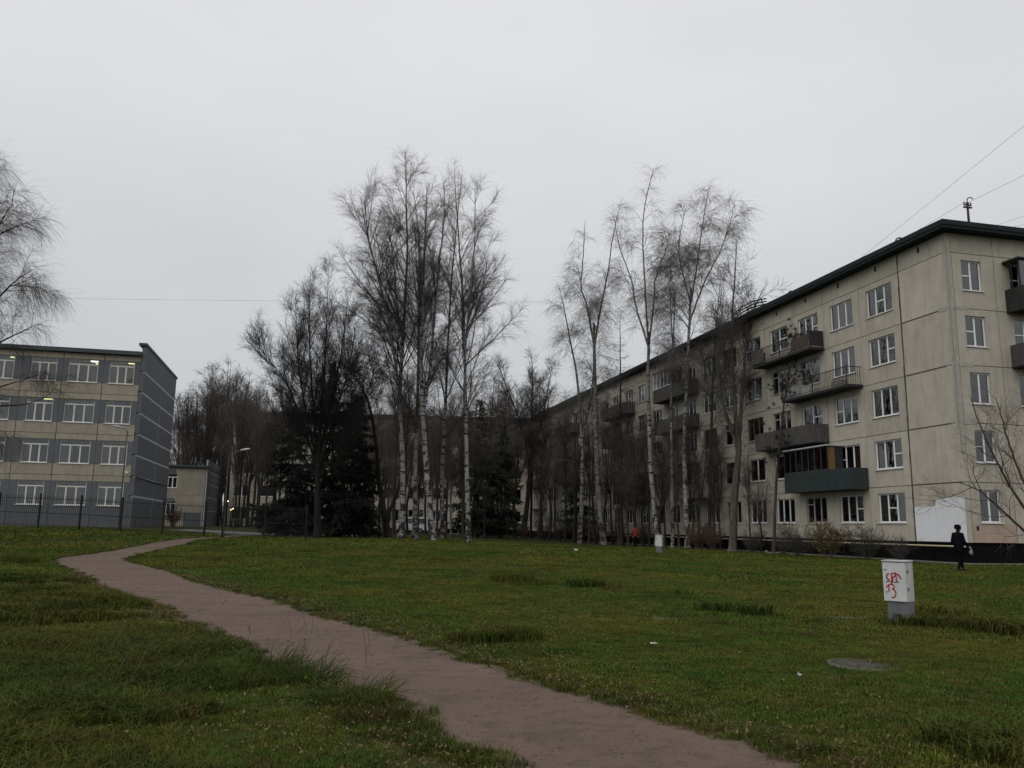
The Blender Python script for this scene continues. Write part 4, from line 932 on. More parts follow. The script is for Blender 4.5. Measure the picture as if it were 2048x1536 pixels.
# conifers
def conifer(seed, H, r, cb, m, dens=1.0):
    rg = np.random.default_rng(seed); tr = Tubes(); cr = Tubes()
    P = spline3([[0, 0, 0], [.05, .03, H*.5], [0, 0, H]], 16); tr.add(P[None], (np.linspace(1, .08, 16)*H*.011)[None], 8)
    n = int(H*9*dens); p, d, f, _ = sprout(rg, P[None], np.array([n]), cb/H, .99, 92, 7)
    ln = r*np.interp(f, [cb/H, cb/H+.12, 1], [.75, 1, .05])*rg.uniform(.7, 1.1, n)+.12
    pt = growv(rg, p, d, ln, 6, .05, -.07, .07); cr.add(pt, np.full((n, 1), .02)*np.linspace(1, .4, 7)[None], 4)
    cnt = np.maximum(3, (ln*11*dens)).astype(int); p, d, f, pi = sprout(rg, pt, cnt, .1, 1, 55, 10)
    l2 = .25+.32*ln[pi]*(1-.6*f)*rg.uniform(.6, 1.2, len(pi)); d[:, 2] = d[:, 2]*.4-.25
    pt2 = growv(rg, p, d, l2, 3, .1, -.12, -.12); cr.add(pt2, np.full((len(pi), 1), .045)*np.array([[.5, 1, .8, .2]]), 3)
    cnt = np.maximum(2, (l2*9*dens)).astype(int); p, d, f, pi = sprout(rg, pt2, cnt, .1, 1, 50, 12)
    pt3 = growv(rg, p, d, rg.uniform(.12, .3, len(pi)), 2, .1, -.1, -.1); cr.add(pt3, np.full((len(pi), 1), .032)*np.array([[.5, 1, .2]]), 3)
    return tr.mesh('trunk', 'bark_dark'), cr.mesh('crown', m)
ca = conifer(1, 10, 3.0, .8, 'needles_dark', 1.15); cb_ = conifer(2, 12, 2.6, 1.2, 'needles_green')
def put_con(X, Y, s, me, lab, rz): plant('spruce_tree', lab, X, Y, me[0], me[1], 'dark spruces', 'tree', rz, s)
put_con(-15.9, 60.5, .92, ca, 'dark spruce left of the big black bare tree', .3)
put_con(-11.7, 61.5, 1.08, ca, 'dark spruce right behind the big black bare tree', 1.9)
put_con(-13.6, 63.5, 1.15, cb_, 'dark spruce directly behind the trunk of the big black tree', 4.0)
put_con(-3.2, 82, 1.15, cb_, 'dark green spruce just right of the straight white birch', 2.5)
put_con(-1.0, 84, .98, cb_, 'lower dark spruce between the straight white birch and the vase-shaped tree', .8)
put_con(6.9, 88, .8, cb_, 'dark spruce close to the far balconies of the panel block', 5.0)
# young pine with needle clumps in front of the balconies
(X, Y), st = HERO['R7']
t_, c_m, (p1, p2, p3) = make_tree_meshes(321, 'broad', st, .10, 4.0, 'bark_brown', 'bark_brown', scale1=.62, dens=.8, l3=2.0)
rgp = np.random.default_rng(7); tips = np.concatenate([p2[:, -1], p3[:, -1], p2[:, 3]]); tips = tips[rgp.random(len(tips)) < .5]
nn = 30; dirs = nrm(rgp.normal(size=(len(tips), nn, 3))+np.array([0, 0, .35])); base_ = tips[:, None]+dirs*.02; ln_ = rgp.uniform(.12, .26, (len(tips), nn, 1))
side = nrm(np.cross(dirs, rgp.normal(size=dirs.shape)))*.014
V = np.stack([base_-side, base_+side, base_+dirs*ln_], 2).reshape(-1, 3)
nd = np_mesh('needles', V, None, np.arange(len(V)).reshape(-1, 3), mat=MATS['needles_dark'])
plant('pine_tree', 'thin young pine with dark needle clumps before the near balconies', X, Y, t_, c_m, extra=('needles', nd))

# edge trees
t_, c_m, _ = make_tree_meshes(401, 'weeping', [[(0, 0, 0), (.1, .1, 4), (.15, .0, 8), (.0, .1, 13), (.1, 0, 20)],
    [(.1, 0, 9), (1.4, .2, 11.5), (2.75, .2, 12.9), (3.8, .3, 13.6)], [(.1, 0, 11), (1.0, -.3, 14), (1.7, -.4, 16.4), (2.1, -.4, 17.3)], [(.1, 0, 8), (1.5, .4, 9.6), (2.8, .5, 10.4), (3.6, .5, 10.7)],
    [(.12, 0, 5.4), (1.4, -.2, 6.4), (2.45, -.1, 6.72), (3.5, .1, 6.85), (4.5, .1, 7.2)], [(.1, 0, 6.2), (1.4, .5, 7.45), (2.1, .6, 7.9), (3.0, .6, 8.25)], [(.12, 0, 5.6), (1.4, .2, 6.3), (1.95, .2, 6.25), (2.3, .2, 5.85), (2.25, .2, 5.2)],
    [(.1, 0, 10), (-1.8, .4, 14), (-2.6, .7, 17)]], .26, 9.0, 'bark_dark', 'twig_dark', scale1=.95, dens=1.25, r3=.0034, ydepth=.5, limb=.28)
plant('birch_tree', 'weeping birch at the left frame edge hanging dark limbs before the school', -26.1, 38, t_, c_m, 'tall birches on the lawn', s=.93)
# bare tree at the right frame edge in front of the gable
t_, c_m, _ = make_tree_meshes(403, 'broad', [[(0, 0, 0), (-.1, 0, 1.6), (-.05, .1, 3.2), (.2, .1, 6.4)], [(-.05, 0, 1.4), (-1.0, .1, 3.0), (-1.9, .2, 5.0), (-2.4, .2, 6.6)], [(-.08, 0, 1.0), (-1.2, -.2, 1.9), (-2.3, -.2, 3.0), (-3.1, -.1, 3.4)], [(0, 0, 2.2), (-.6, .3, 4.2), (-.9, .4, 6.8)], [(0, 0, 1.8), (.9, .2, 4), (1.5, .3, 6.5)]], .10, 1.0, 'bark_brown', 'twig_brown', scale1=.66, dens=1.0, r3=.0030, ydepth=.3, limb=.5)
plant('bare_tree', 'small bare tree at the frame edge before the gable of the panel block', 20.1, 31.6, t_, c_m)

# woodland trees: a few models, copied
WOOD = []
for q, (kind, Ht, r0, bm_, tm_, s1) in enumerate([('thin', 19, .19, 'bark_brown', 'twig_brown', 1.15), ('broad', 17, .22, 'bark_dark', 'twig_grey', .85), ('thin', 21, .17, 'bark_dark', 'twig_dark', 1.0), ('birch', 21, .16, 'birch_bark_grey', 'twig_brown', .75)]):
    rr_ = random.Random(q); st = [[(0, 0)]+[(rr_.uniform(-.35, .35), Ht*f) for f in (.25, .5, .75, 1)], [(0, Ht*.3), (rr_.uniform(.6, 1.2), Ht*.5), (rr_.uniform(1, 2), Ht*.85)], [(0, Ht*.4), (-rr_.uniform(.6, 1.2), Ht*.6), (-rr_.uniform(1, 2), Ht*.9)]]
    a = make_tree_meshes(500+q, kind, st, r0, Ht*.2, bm_, tm_, scale1=s1, dens=.8, r3=.0105, len2=.34)
    WOOD.append((a[0], a[1]))
rt = random.Random(3)
def wood(px, D, k, s, lab, grp):
    X = (px-1020)/1684*D; plant('woodland_tree', lab, X, D, *WOOD[k], grp, 'tree', rt.uniform(0, 6.3), s)
for px in range(432, 520, 7): wood(px+rt.uniform(-3, 3), rt.uniform(128, 142), rt.choice([0, 1, 2]), rt.uniform(.85, 1.05), 'bare tree furthest back beyond the annex side wall', 'back row of the wood')
KN = ['slim brown', 'dark wide-branched', 'slim dark', 'pale-stemmed']
for i in range(26):
    px = 340+i*8.6+rt.uniform(-5, 5); D = rt.uniform(121, 135) if px < 452 else rt.uniform(82, 108); k = rt.choice([0, 0, 1, 2, 2, 3]); Ht = [19, 17, 21, 21][k]
    top = 14.5+3.0*math.sin((px-340)/70)+rt.uniform(-2, 1.5)     # height at which the crowns end, in metres at 95 m
    wood(px, D, k, top*D/95/Ht, KN[k]+' bare tree in the wood between the annex and the big black tree', 'wood behind the annex')
for i in range(36):
    px = 690+i*9.3+rt.uniform(-6, 6); D = rt.uniform(70, 103); k = rt.choice([0, 0, 1, 2, 2, 3]); Ht = [19, 17, 21, 21][k]
    top = 16.5+rt.uniform(-5, 2); wood(px, D, k, top*D/95/Ht, KN[k]+' bare tree in the dark wood behind the left birches', 'wood behind the birches')
for px, D, k, s in [(992, 99, 0, .98), (1008, 104, 2, .95), (1030, 97, 1, 1.0), (1062, 103, 2, .98), (1078, 99, 0, 1.0), (1085, 100, 0, .8), (1098, 91, 1, .75), (1110, 95, 2, .7), (1130, 84, 2, .72), (1148, 82, 1, .75), (1178, 80, 0, .65), (1225, 77, 2, .6), (1256, 71, 0, .55), (1285, 70, 2, .5), (1330, 67, 0, .5), (1395, 61, 2, .5), (1440, 59.5, 0, .42), (1500, 55.5, 0, .36), (1190, 79, 2, .7), (1212, 76, 1, .6), (1238, 73, 0, .62), (1268, 69, 1, .55), (1298, 67, 2, .55), (1322, 66, 1, .5), (1358, 63, 0, .52), (1383, 62.5, 1, .5), (1428, 59, 2, .42), (1520, 54.5, 1, .3)]:
    wood(px, D, k, s, KN[k]+' young bare tree growing close along the panel block facade', 'saplings along the block')

# shrubs
def shrub_mesh(seed, H, n, spread, m, leafm=None, leafn=0, leaf=.05, r3=.005):
    rg = np.random.default_rng(seed); tb = Tubes(); a = rg.uniform(0, 6.28, n)
    P = np.column_stack([np.cos(a)*.15*rg.random(n), np.sin(a)*.15*rg.random(n), np.zeros(n)]); D = np.column_stack([np.cos(a)*spread, np.sin(a)*spread, np.ones(n)])
    ln = H*rg.uniform(.6, 1.1, n); p1 = growv(rg, P, D, ln, 7, .13, .06, -.02); tb.add(p1, np.full((n, 1), .014)*np.linspace(1, .3, 8)[None], 4)
    p, d, f, pi = sprout(rg, p1, np.full(n, 9), .2, 1, 42, 10); p2 = growv(rg, p, d, H*.4*rg.uniform(.4, 1, len(pi))*(1.2-f), 4, .14, .05, 0); tb.add(p2, np.full((len(pi), 1), .007)*np.linspace(1, .5, 5)[None], 3)
    p, d, f, pi = sprout(rg, p2, np.full(len(p2), 6), .1, 1, 42, 10); p3 = growv(rg, p, d, H*.16*rg.uniform(.4, 1.2, len(pi)), 3, .14, .02, 0); tb.add(p3, np.full((len(pi), 1), r3)*np.linspace(1, .5, 4)[None], 3)
    me = tb.mesh('branches', m); lf = None
    if leafm:
        pts = np.concatenate([p3.reshape(-1, 3), p2[:, 2:].reshape(-1, 3)]); pts = pts[rg.integers(0, len(pts), leafn)]+rg.normal(0, .03, (leafn, 3))
        u = nrm(rg.normal(size=(leafn, 3))); v = nrm(np.cross(u, rg.normal(size=(leafn, 3)))); s = leaf*rg.uniform(.6, 1.3, (leafn, 1))
        V = np.stack([pts, pts+u*s*.5+v*s*.35, pts+u*s, pts+u*s*.5-v*s*.35], 1).reshape(-1, 3); lf = np_mesh('leaves', V, np.arange(len(V)).reshape(-1, 4), mat=MATS[leafm])
    return me, lf
def shrub(X, Y, lab, me, s=1, rz=0, group='shrubs along the block'):
    r = empty('shrub', (X, Y, tz(X, Y)-.03), rz); r.scale = (s, s, s); tag(r, lab, 'shrub', group); obj('branches', me[0], r)
    if me[1]: o = obj('leaves', me[1], r)
    return r
shA = shrub_mesh(1, 2.2, 26, .55, 'twig_brown', 'leaf_yellow', 2200, .085); shB = shrub_mesh(2, 2.0, 24, .5, 'twig_brown', 'leaf_brown', 1500, .07); shC = shrub_mesh(3, 2.4, 26, .5, 'twig_dark', 'leaf_green', 900, .07); shD = shrub_mesh(4, 2.6, 26, .45, 'twig_dark')
shrub(16.6, 44.0, 'yellow-leaved shrub in front of the near ground-floor windows', shA, .95)
shrub(15.6, 45.6, 'sparse green shrub just left of the yellow-leaved shrub', shC, .85, 1)
shrub(17.9, 42.4, 'thin nearly bare shrub right of the yellow-leaved shrub', shC, .8, 2)
shrub(18.7, 40.6, 'low bare shrub below the white painted patch', shD, .55, 2)
shrub(14.3, 59.5, 'brown-leaved shrub left of the forked spreading tree', shB, .95, .5)
shrub(13.6, 60.5, 'tall orange-brown shrub behind the thin birches', shB, 1.2, 2.5)
shrub(15.7, 54.6, 'small greenish shrub between the spreading tree and the pine', shC, .7, 4)
shrub(16.0, 49.5, 'low dark shrub right of the pine foot', shD, .55, 5)
for i, (X, Y, me, s) in enumerate([(3.6, 92, shD, 1.1), (5.2, 88, shB, 1.1), (6.9, 84, shD, 1.1), (8.3, 80, shB, 1.0), (9.8, 76, shD, 1.0), (11.3, 71, shD, .9), (1.5, 96, shB, 1.0), (-.8, 90, shD, 1.0), (-2.4, 88, shB, 1.0)]):
    shrub(X, Y, 'dim brown undergrowth shrub by the far foot of the panel block', me, s, i, 'far undergrowth shrubs')
for i in range(9):
    shrub(-40+i*3.0, 118-i*1.6, 'bare undergrowth bush far back beside the far panel block', (shD, shB)[i % 2], 1.5, i*1.3, 'far undergrowth bushes beyond the fence')
shrub(-33.6, 84, 'bare reddish bush behind the fence before the annex', shB, 1.1, 1, 'bush by the annex')
shrub(-16.8, 66, 'bare bush behind the fence beside the street lamp', shD, 1.0, 3, 'bush by the annex')

# ------------------------------------------------------------------ wires and roof mast
mast = empty('roof_mast', (22.75, 39.5, RZ+.38), TH); tag(mast, 'rusty roof mast with crossarm and insulators on the near end of the roof', 'mast')
obj('pole', MB().cyl((0, 0, 0), (0, 0, 1.22), .06, .055, 8).mesh('pole', MATS['bark_brown']), mast)
obj('crossarm', MB().box(-.24, .24, -.04, .04, 1.1, 1.17).box(-.22, .22, -.035, .035, 1.23, 1.28).mesh('crossarm', MATS['bark_brown']), mast)
for x in (-.2, -.07, .07, .2): obj('insulator', MB().cyl((x, 0, 1.285), (x, 0, 1.34), .025).cyl((x, 0, 1.34), (x, 0, 1.41), .045, .02).mesh('insulator', MATS['slat_grey']), mast)
obj('cable_hook', MB().path([(.0, 0, 1.28)]+[(.2-.2*math.cos(a), 0, 1.48+.2*math.sin(a)) for a in np.linspace(-.3, math.pi*.8, 9)], .025).mesh('cable_hook', MATS['roof_felt']), mast)
def wire(p, q, sag, label, r=.007, grp='wires over the roof'):
    p = Vector(p); q = Vector(q); pts = []
    for i in range(17):
        f = i/16; v = p.lerp(q, f); v.z -= sag*4*f*(1-f); pts.append(v)
    o = obj('overhead_wire', MB().path([tuple(v-p) for v in pts], r, 5).mesh('overhead_wire', MATS['wire']), None, p); tag(o, label, 'wire', grp)
wire((19.38, 50.61, RZ+.41), (27.9, 26, 24.0), .15, 'single overhead wire slanting steeply up from the roof edge', .007)
wire((20.7, 42.3, RZ+.8), (22.6, 39.5, RZ+1.78), .02, 'wire from the roof hook to the roof mast', .007)
wire((22.8, 39.5, RZ+1.78), (26.4, 30, 18.6), .05, 'wire running right from the top of the roof mast', .007)
wire((23.4, 39.8, RZ+.4), (26.4, 30, 15.9), .05, 'roof wire starting just right of the mast', .006)
wire((24.15, 39.9, RZ+.4), (26.8, 30, 15.1), .05, 'roof wire second to the right of the mast', .006)
wire((24.7, 40.0, RZ+.4), (27.2, 30, 14.9), .05, 'roof wire third to the right of the mast, nearest the frame edge', .006)
wire((17.6, 54.6, RZ+.75), (-62, 57, 17.2), .35, 'long faint wire crossing the sky from the bent roof railing', .006, 'wires over the lawn')

# ------------------------------------------------------------------ people
def body_mesh(segs, balls, voxel, assign, mats, name='body'):
    """segs: (p0, r0, p1, r1); a continuous skin is drawn over all of them"""
    b = bmesh.new()
    def ball(p, r, sc_=(1, 1, 1)):
        m = Matrix.Translation(p) @ Matrix.Diagonal((*[r*s for s in sc_], 1)); bmesh.ops.create_icosphere(b, subdivisions=2, radius=1, matrix=m)
    for p0, r0, p1, r1 in segs:
        p0, p1 = Vector(p0), Vector(p1); L = (p1-p0).length; n = max(2, int(L/(min(r0, r1)*.45))+1)
        for i in range(n+1): f = i/n; ball(p0.lerp(p1, f), r0*(1-f)+r1*f)
    for q in balls: ball(*q)
    me = bpy.data.meshes.new(name+'_src'); b.to_mesh(me); b.free()
    o = bpy.data.objects.new(name+'_src', me); COL.objects.link(o); md = o.modifiers.new('r', 'REMESH'); md.mode = 'VOXEL'; md.voxel_size = voxel
    sm = o.modifiers.new('s', 'SMOOTH'); sm.iterations = 2; sm.factor = .5
    dg = bpy.context.evaluated_depsgraph_get(); out = bpy.data.meshes.new_from_object(o.evaluated_get(dg)); bpy.data.objects.remove(o); out.name = name
    out.materials.clear()
    for m in mats: out.materials.append(MATS[m])
    for p in out.polygons: p.material_index = assign(p.center); p.use_smooth = True
    return out
def hand(segs, w, d, side, r=.0095):
    w = Vector(w); d = Vector(d).normalized(); s = Vector(side).normalized(); k = d.cross(s)
    palm = w+d*.085; segs.append((w, .027, palm, .034))
    for i, L in enumerate((.07, .08, .075, .058)):
        a = palm+s*(.032-.021*i)+d*.008; m1 = a+d*L*.5+k*.006; m2 = m1+(d*.7+k*.6)*L*.5; segs += [(a, r, m1, r*.95), (m1, r*.95, m2, r*.8)]
    a = w+d*.035+s*.03; m1 = a+(d*.6+s*.7)*.035; segs += [(a, r*1.15, m1, r), (m1, r, m1+(d*.9+k*.3)*.03, r*.85)]
def person(X, Y, rz, kind):
    sg = []; bl = []
    # legs (x forward)
    if kind == 'walk':
        for sy, hip, knee, ank, toe in ((.085, (.0, .88), (.13, .50), (.22, .09), (.39, .035)), (-.085, (-.02, .88), (-.04, .48), (-.16, .09), (.0, .035))):
            y = sy; sg += [((hip[0], y, hip[1]), .095, (knee[0], y, knee[1]), .065), ((knee[0], y, knee[1]), .065, (ank[0], y, ank[1]), .045), ((ank[0], y, ank[1]-.035), .045, (toe[0], y, toe[1]+.005), .036)]
        coat_z, leg_z = .74, .12
    else:
        for y in (.09, -.09): sg += [((0, y, .88), .095, (.03, y, .48), .065), ((.03, y, .48), .065, (0, y, .09), .046), ((0, y, .055), .045, (.17, y, .04), .036)]
        coat_z, leg_z = .80, .1
    # torso, coat skirt, neck, head
    bl += [*[((0, 0, .88+.04*i), .162, (1.0, 1.18, 1)) for i in range(11)], ((.0, 0, 1.36), .12, (.8, 1.5, .8))]
    if kind == 'walk': bl += [*[((.0, 0, .80+.04*i), .150, (1.0, 1.12, .8)) for i in range(3)], ((.0, 0, 1.42), .085, (1, 1.1, .8))]
    sg += [((0, 0, 1.38), .062, (.03, 0, 1.48), .055)]
    bl += [((.035, 0, 1.565), .098, (1.0, .82, 1.2)), ((.085, 0, 1.52), .06, (.9, .9, 1)), ((.138, 0, 1.545), .016, (1, .8, 1.3)), ((.03, .083, 1.555), .022, (.8, .5, 1.3)), ((.03, -.083, 1.555), .022, (.8, .5, 1.3)), ((.118, 0, 1.505), .016, (.6, 1.6, .5)), ((.112, .034, 1.575), .016, (.7, 1, .6)), ((.112, -.034, 1.575), .016, (.7, 1, .6))]
    # arms
    if kind == 'walk':
        A = [(.21, (-.02, 1.36), (-.06, 1.08), (.14, .95)), (-.21, (.0, 1.36), (.05, 1.08), (.24, .93))]
    else:
        A = [(.22, (0, 1.36), (-.04, 1.08), (.08, .86)), (-.22, (0, 1.36), (-.04, 1.08), (.08, .86))]
    for y, sh, el, wr in A:
        sg += [((sh[0], y*.85, sh[1]), .068, (el[0], y*1.12, el[1]), .056), ((el[0], y*1.12, el[1]), .056, (wr[0], y*1.05, wr[1]), .038)]
        dv = (wr[0]-el[0], 0, wr[1]-el[1]); hand(sg, (wr[0], y*1.05, wr[1]), (dv[0], 0, dv[2]-.05), (.3, -math.copysign(.2, y), .3))
    def asg(c):
        if c.z > 1.455: return 3 if (c.x > .055 or abs(c.y) > .07) and c.z < 1.60 else 4
        for y, sh, el, wr in A:
            if (Vector((c.x, c.y, c.z))-Vector((wr[0], y*1.05, wr[1]))).length < .19 and (c.x-wr[0])*(wr[0]-el[0])+(c.z-wr[1])*(wr[1]-el[1]) > .001: return 3
        if c.z > coat_z: return 0
        if c.z < leg_z: return 2
        return 1
    r = empty('person', (X, Y, tz(X, Y)+.01), rz)
    me = body_mesh(sg, bl, .011, asg, ['coat_black' if kind == 'walk' else 'coat_red', 'trouser_black', 'shoe', 'skin', 'hair_dark']); obj('body', me, r)
    return r
p1_ = person(16.85, 31.7, R(18), 'walk'); tag(p1_, 'person in black coat and knit hat walking past the corner of the block', 'person', 'people outside')
b = bmesh.new(); bmesh.ops.create_icosphere(b, subdivisions=3, radius=1, matrix=Matrix.Translation((.015, 0, 1.61)) @ Matrix.Rotation(-.15, 4, 'Y') @ Matrix.Diagonal((.128, .118, .12, 1)))
for v in b.verts: v.co.z = max(v.co.z, 1.55-.12*(v.co.x-.015))
bmesh.ops.create_icosphere(b, subdivisions=2, radius=.04, matrix=Matrix.Translation((-.09, 0, 1.68)))
me = bpy.data.meshes.new('hat'); b.to_mesh(me); b.free(); me.materials.append(MATS['coat_black']); obj('hat', me, p1_)
b = bmesh.new(); bmesh.ops.create_uvsphere(b, u_segments=14, v_segments=9, radius=1, matrix=Matrix.Translation((0, 0, .12)) @ Matrix.Diagonal((.07, .04, .095, 1)))
for v in b.verts: v.co.x += .012*math.sin(v.co.z*40+v.co.y*30)
me = bpy.data.meshes.new('carrier_bag'); b.to_mesh(me); b.free()
bag = MB().path([(-.03, 0, .21), (-.01, 0, .30), (.02, 0, .30), (.035, 0, .21)], .006)
me.materials.append(MATS['bag_grey'])
pb = Matrix.Translation((16.85, 31.7, .01)) @ Matrix.Rotation(R(18), 4, 'Z') @ Vector((.33, -.23, .58))
o = obj('carrier_bag', me, None, pb); tag(o, 'small grey carrier bag held by the person in the black coat', 'bag'); obj('handle', bag.mesh('handle', MATS['bag_grey']), o)
p2_ = person(9.75, 65.5, R(75), 'stand'); tag(p2_, 'person in dark red jacket standing by the trunks near the far white cabinet', 'person', 'people outside')

# ------------------------------------------------------------------ parked cars
def car_parts(van=False):
    L = 4.2; b = MB()
    pr = [(0, .35), (.02, .62), (.12, .78), (.95, .92), (1.55, 1.40), (2.0, 1.46), (3.1, 1.44), (3.75, 1.05), (4.12, .98), (4.2, .6), (4.18, .35)] if not van else [(0, .35), (.0, .75), (.1, .95), (.75, 1.15), (1.25, 1.85), (1.6, 1.95), (4.3, 1.95), (4.4, 1.85), (4.42, .4), (4.4, .35)]
    n = len(pr); rows = [(-.86, 0), (-.74, 1), (.74, 1), (.86, 0)]; V = []
    for (y, t) in [(-.80, .0), (-.86, .0), (.86, 0), (.80, 0)]:
        for (x, z) in pr:
            inset = .18*max(0, (z-.9))/.6; V.append((x, math.copysign(abs(y)-inset, y), z+(.0 if abs(y) < .85 else -.02)))
    F = [tuple(range(n, 2*n)), tuple(range(3*n-1, 2*n-1, -1))]
    for i in range(n):
        j = (i+1) % n; F += [(i, j, n+j, n+i), (n*3+j, n*3+i, n*2+i, n*2+j), (i, n*3+i, n*3+j, j)]
    b.add(V, F); body = b.mesh('body', MATS['car_white'])
    g = MB(); q = [(1.12, .98), (1.6, 1.36), (2.1, 1.39), (3.05, 1.37), (3.55, 1.06), (3.3, .98)] if not van else [(.95, 1.2), (1.32, 1.72), (1.7, 1.8), (4.1, 1.8), (4.1, 1.2)]
    for sgn in (-1, 1): g.add([(x, sgn*(.868-.18*(z-.9)/.6), z) for x, z in q], [tuple(range(len(q))) if sgn < 0 else tuple(range(len(q)-1, -1, -1))])
    e0, e1 = ((.98, .955), (1.52, 1.385)) if not van else ((.79, 1.2), (1.22, 1.79))
    g.add([(e0[0]-.02, -.68, e0[1]), (e0[0]-.02, .68, e0[1]), (e1[0]-.02, .6, e1[1]), (e1[0]-.02, -.6, e1[1])], [(0, 1, 2, 3)])
    wd = g.mesh('windows', MATS['car_glass'])
    ty = MB().cyl((0, -.1, 0), (0, .1, 0), .31, n=16).mesh('tyre', MATS['tyre']); rm = MB().cyl((0, -.105, 0), (0, .105, 0), .19, n=12).mesh('rim', MATS['rim'])
    hl = MB().box(-.03, .03, -.16, .16, -.06, .06).mesh('headlight', MATS['lamp_head'])
    return body, wd, ty, rm, hl
CARS = [car_parts(False), car_parts(True)]
def car(X, Y, rz, k, nm, lab):
    r = empty(nm, (X, Y, tz(X, Y)+.03), rz); tag(r, lab, 'car' if k == 0 else 'van', 'vehicles parked behind the wood'); body, wd, ty, rm, hl = CARS[k]
    obj('body', body, r); obj('windows', wd, r)
    for x in (.8, 3.4):
        for y in (-.78, .78): w_ = obj('wheel', ty, r, (x, y, .31)); obj('rim', rm, w_)
    for y in (-.6, .6): obj('headlight', hl, r, (.06, y, .68))
car(-19.2, 104, R(75), 0, 'parked_car', 'white hatchback seen nose-on between the trunks left of the birches')
car(-14.6, 104.6, R(12), 1, 'parked_van', 'white van glimpsed behind the forked dark tree')
car(-24.6, 103, R(10), 1, 'parked_van', 'pale van partly hidden right of the big black tree')

# lit lamps far behind the fence
for i, (px, py, D) in enumerate([(453, 1004, 92), (460, 1021, 90), (464, 1019, 90)]):
    X = (px-1020)/1684*D; Z = 1.4+(1047-py)/1684*D
    r = empty('entrance_lamp', (X, D, tz(X, D))); tag(r, ['upper small warm entrance lamp glowing in the wood', 'lower left warm lamp glowing in the wood', 'lower right warm lamp glowing in the wood'][i], 'lamp', 'warm lamps beyond the fence')
    h = Z-tz(X, D); obj('post', MB().cyl((0, 0, -.2), (0, 0, h), .04, n=6).mesh('post', MATS['fence_black']), r)
    b = bmesh.new(); bmesh.ops.create_icosphere(b, subdivisions=2, radius=.065, matrix=Matrix.Translation((0, 0, h+.06))); me = bpy.data.meshes.new('globe'); b.to_mesh(me); b.free(); me.materials.append(MATS['lamp_street']); obj('globe', me, r)

# ------------------------------------------------------------------ litter on the grass
def crumple(seed, sx, sy, sz, m):
    b = bmesh.new(); bmesh.ops.create_grid(b, x_segments=8, y_segments=6, size=.5); rg = np.random.default_rng(seed)
    for v in b.verts: v.co = Vector((v.co.x*sx, v.co.y*sy, abs(rg.normal(0, sz))+sz*.4*math.sin(v.co.x*9)))
    for f_ in b.faces: f_.smooth = False
    me = bpy.data.meshes.new('litter'); b.to_mesh(me); b.free(); me.materials.append(MATS[m]); return me
for X, Y, a, sx, sy, sz, m, lab in [(-6.62, 13.79, .4, .14, .06, .02, 'paper_blue', 'crumpled pale blue wrapper in the grass left of the path'), (3.8, 48.5, 1, .26, .2, .06, 'paper_white', 'white litter lump near the back edge of the lawn'), (1.74, 10.32, .2, .085, .03, .008, 'paper_white', 'white paper scrap in the middle of the lawn'), (2.77, 8.24, 2.0, .06, .018, .012, 'paper_white', 'curled white strip left of the nearest manhole')]:
    o = obj('litter', crumple(int(X*10) % 97, sx, sy, sz, m), None, (X, Y, tz(X, Y)+.05), a); tag(o, lab, 'litter', 'litter on the lawn')
for i, (X, Y) in enumerate([(16.0, 51.2), (16.3, 50.8), (15.7, 51.7)]):
    o = obj('plank', MB().box(-.5, .5, -.06, .06, 0, .04).mesh('plank', MATS['lattice_white']), None, (X, Y, .08+.045*i), .5+.35*i); tag(o, ['pale board lying lowest beside the pine foot', 'pale board lying across the lowest board by the pine', 'topmost pale board beside the pine foot'][i], 'board', 'boards by the pine')

# ------------------------------------------------------------------ grass, leaves, weeds
rg = np.random.default_rng(77)
gcol = bpy.data.collections.new('grass_tufts')
def tuft(seed, n, rad, h, wd, lean, gm='grass_blade'):
    r = np.random.default_rng(seed); a = r.uniform(0, 6.28, n); q = rad*np.sqrt(r.random(n)); x, y = np.cos(a)*q, np.sin(a)*q
    hh = h*r.uniform(.45, 1.15, n); la = r.uniform(0, 6.28, n); ll = hh*lean*r.uniform(.2, 1.2, n); dx, dy = np.cos(la)*ll, np.sin(la)*ll
    ta = r.uniform(0, 6.28, n); wx, wy = np.cos(ta)*wd/2, np.sin(ta)*wd/2; Z = np.zeros(n)
    b0 = np.column_stack([x-wx, y-wy, Z-.01]); b1 = np.column_stack([x+wx, y+wy, Z-.01]); m0 = np.column_stack([x+dx*.35-wx*.8, y+dy*.35-wy*.8, hh*.62]); m1 = np.column_stack([x+dx*.35+wx*.8, y+dy*.35+wy*.8, hh*.62]); tp = np.column_stack([x+dx, y+dy, hh*(1-.25*min(1, lean))])
    V = np.stack([b0, b1, m1, m0, tp], 1).reshape(-1, 3); o = np.arange(n)[:, None]*5
    me = np_mesh('tuft', V, np.concatenate([o, o+1, o+2, o+3], 1), np.concatenate([o+3, o+2, o+4], 1), MATS[gm])
    t = bpy.data.objects.new('grass_tuft', me); gcol.objects.link(t); return t
for i in range(4): tuft(i, 50, .13, .055, .006, 1.0)            # 0-3 short lawn
for i in range(3): tuft(10+i, 54, .15, .15, .007, 1.2, 'grass_rough')         # 4-6 long rough grass
for i in range(3): tuft(20+i, 60, .32, .075, .013, 1.0)          # 7-9 mid distance
for i in range(2): tuft(30+i, 60, .7, .09, .03, 1.0)            # 10-11 far
def scatter(n, r0, r1, half):
    r = np.sqrt(rg.uniform(r0*r0, r1*r1, n)); a = rg.uniform(-half, half, n); return r*np.sin(a), r*np.cos(a)
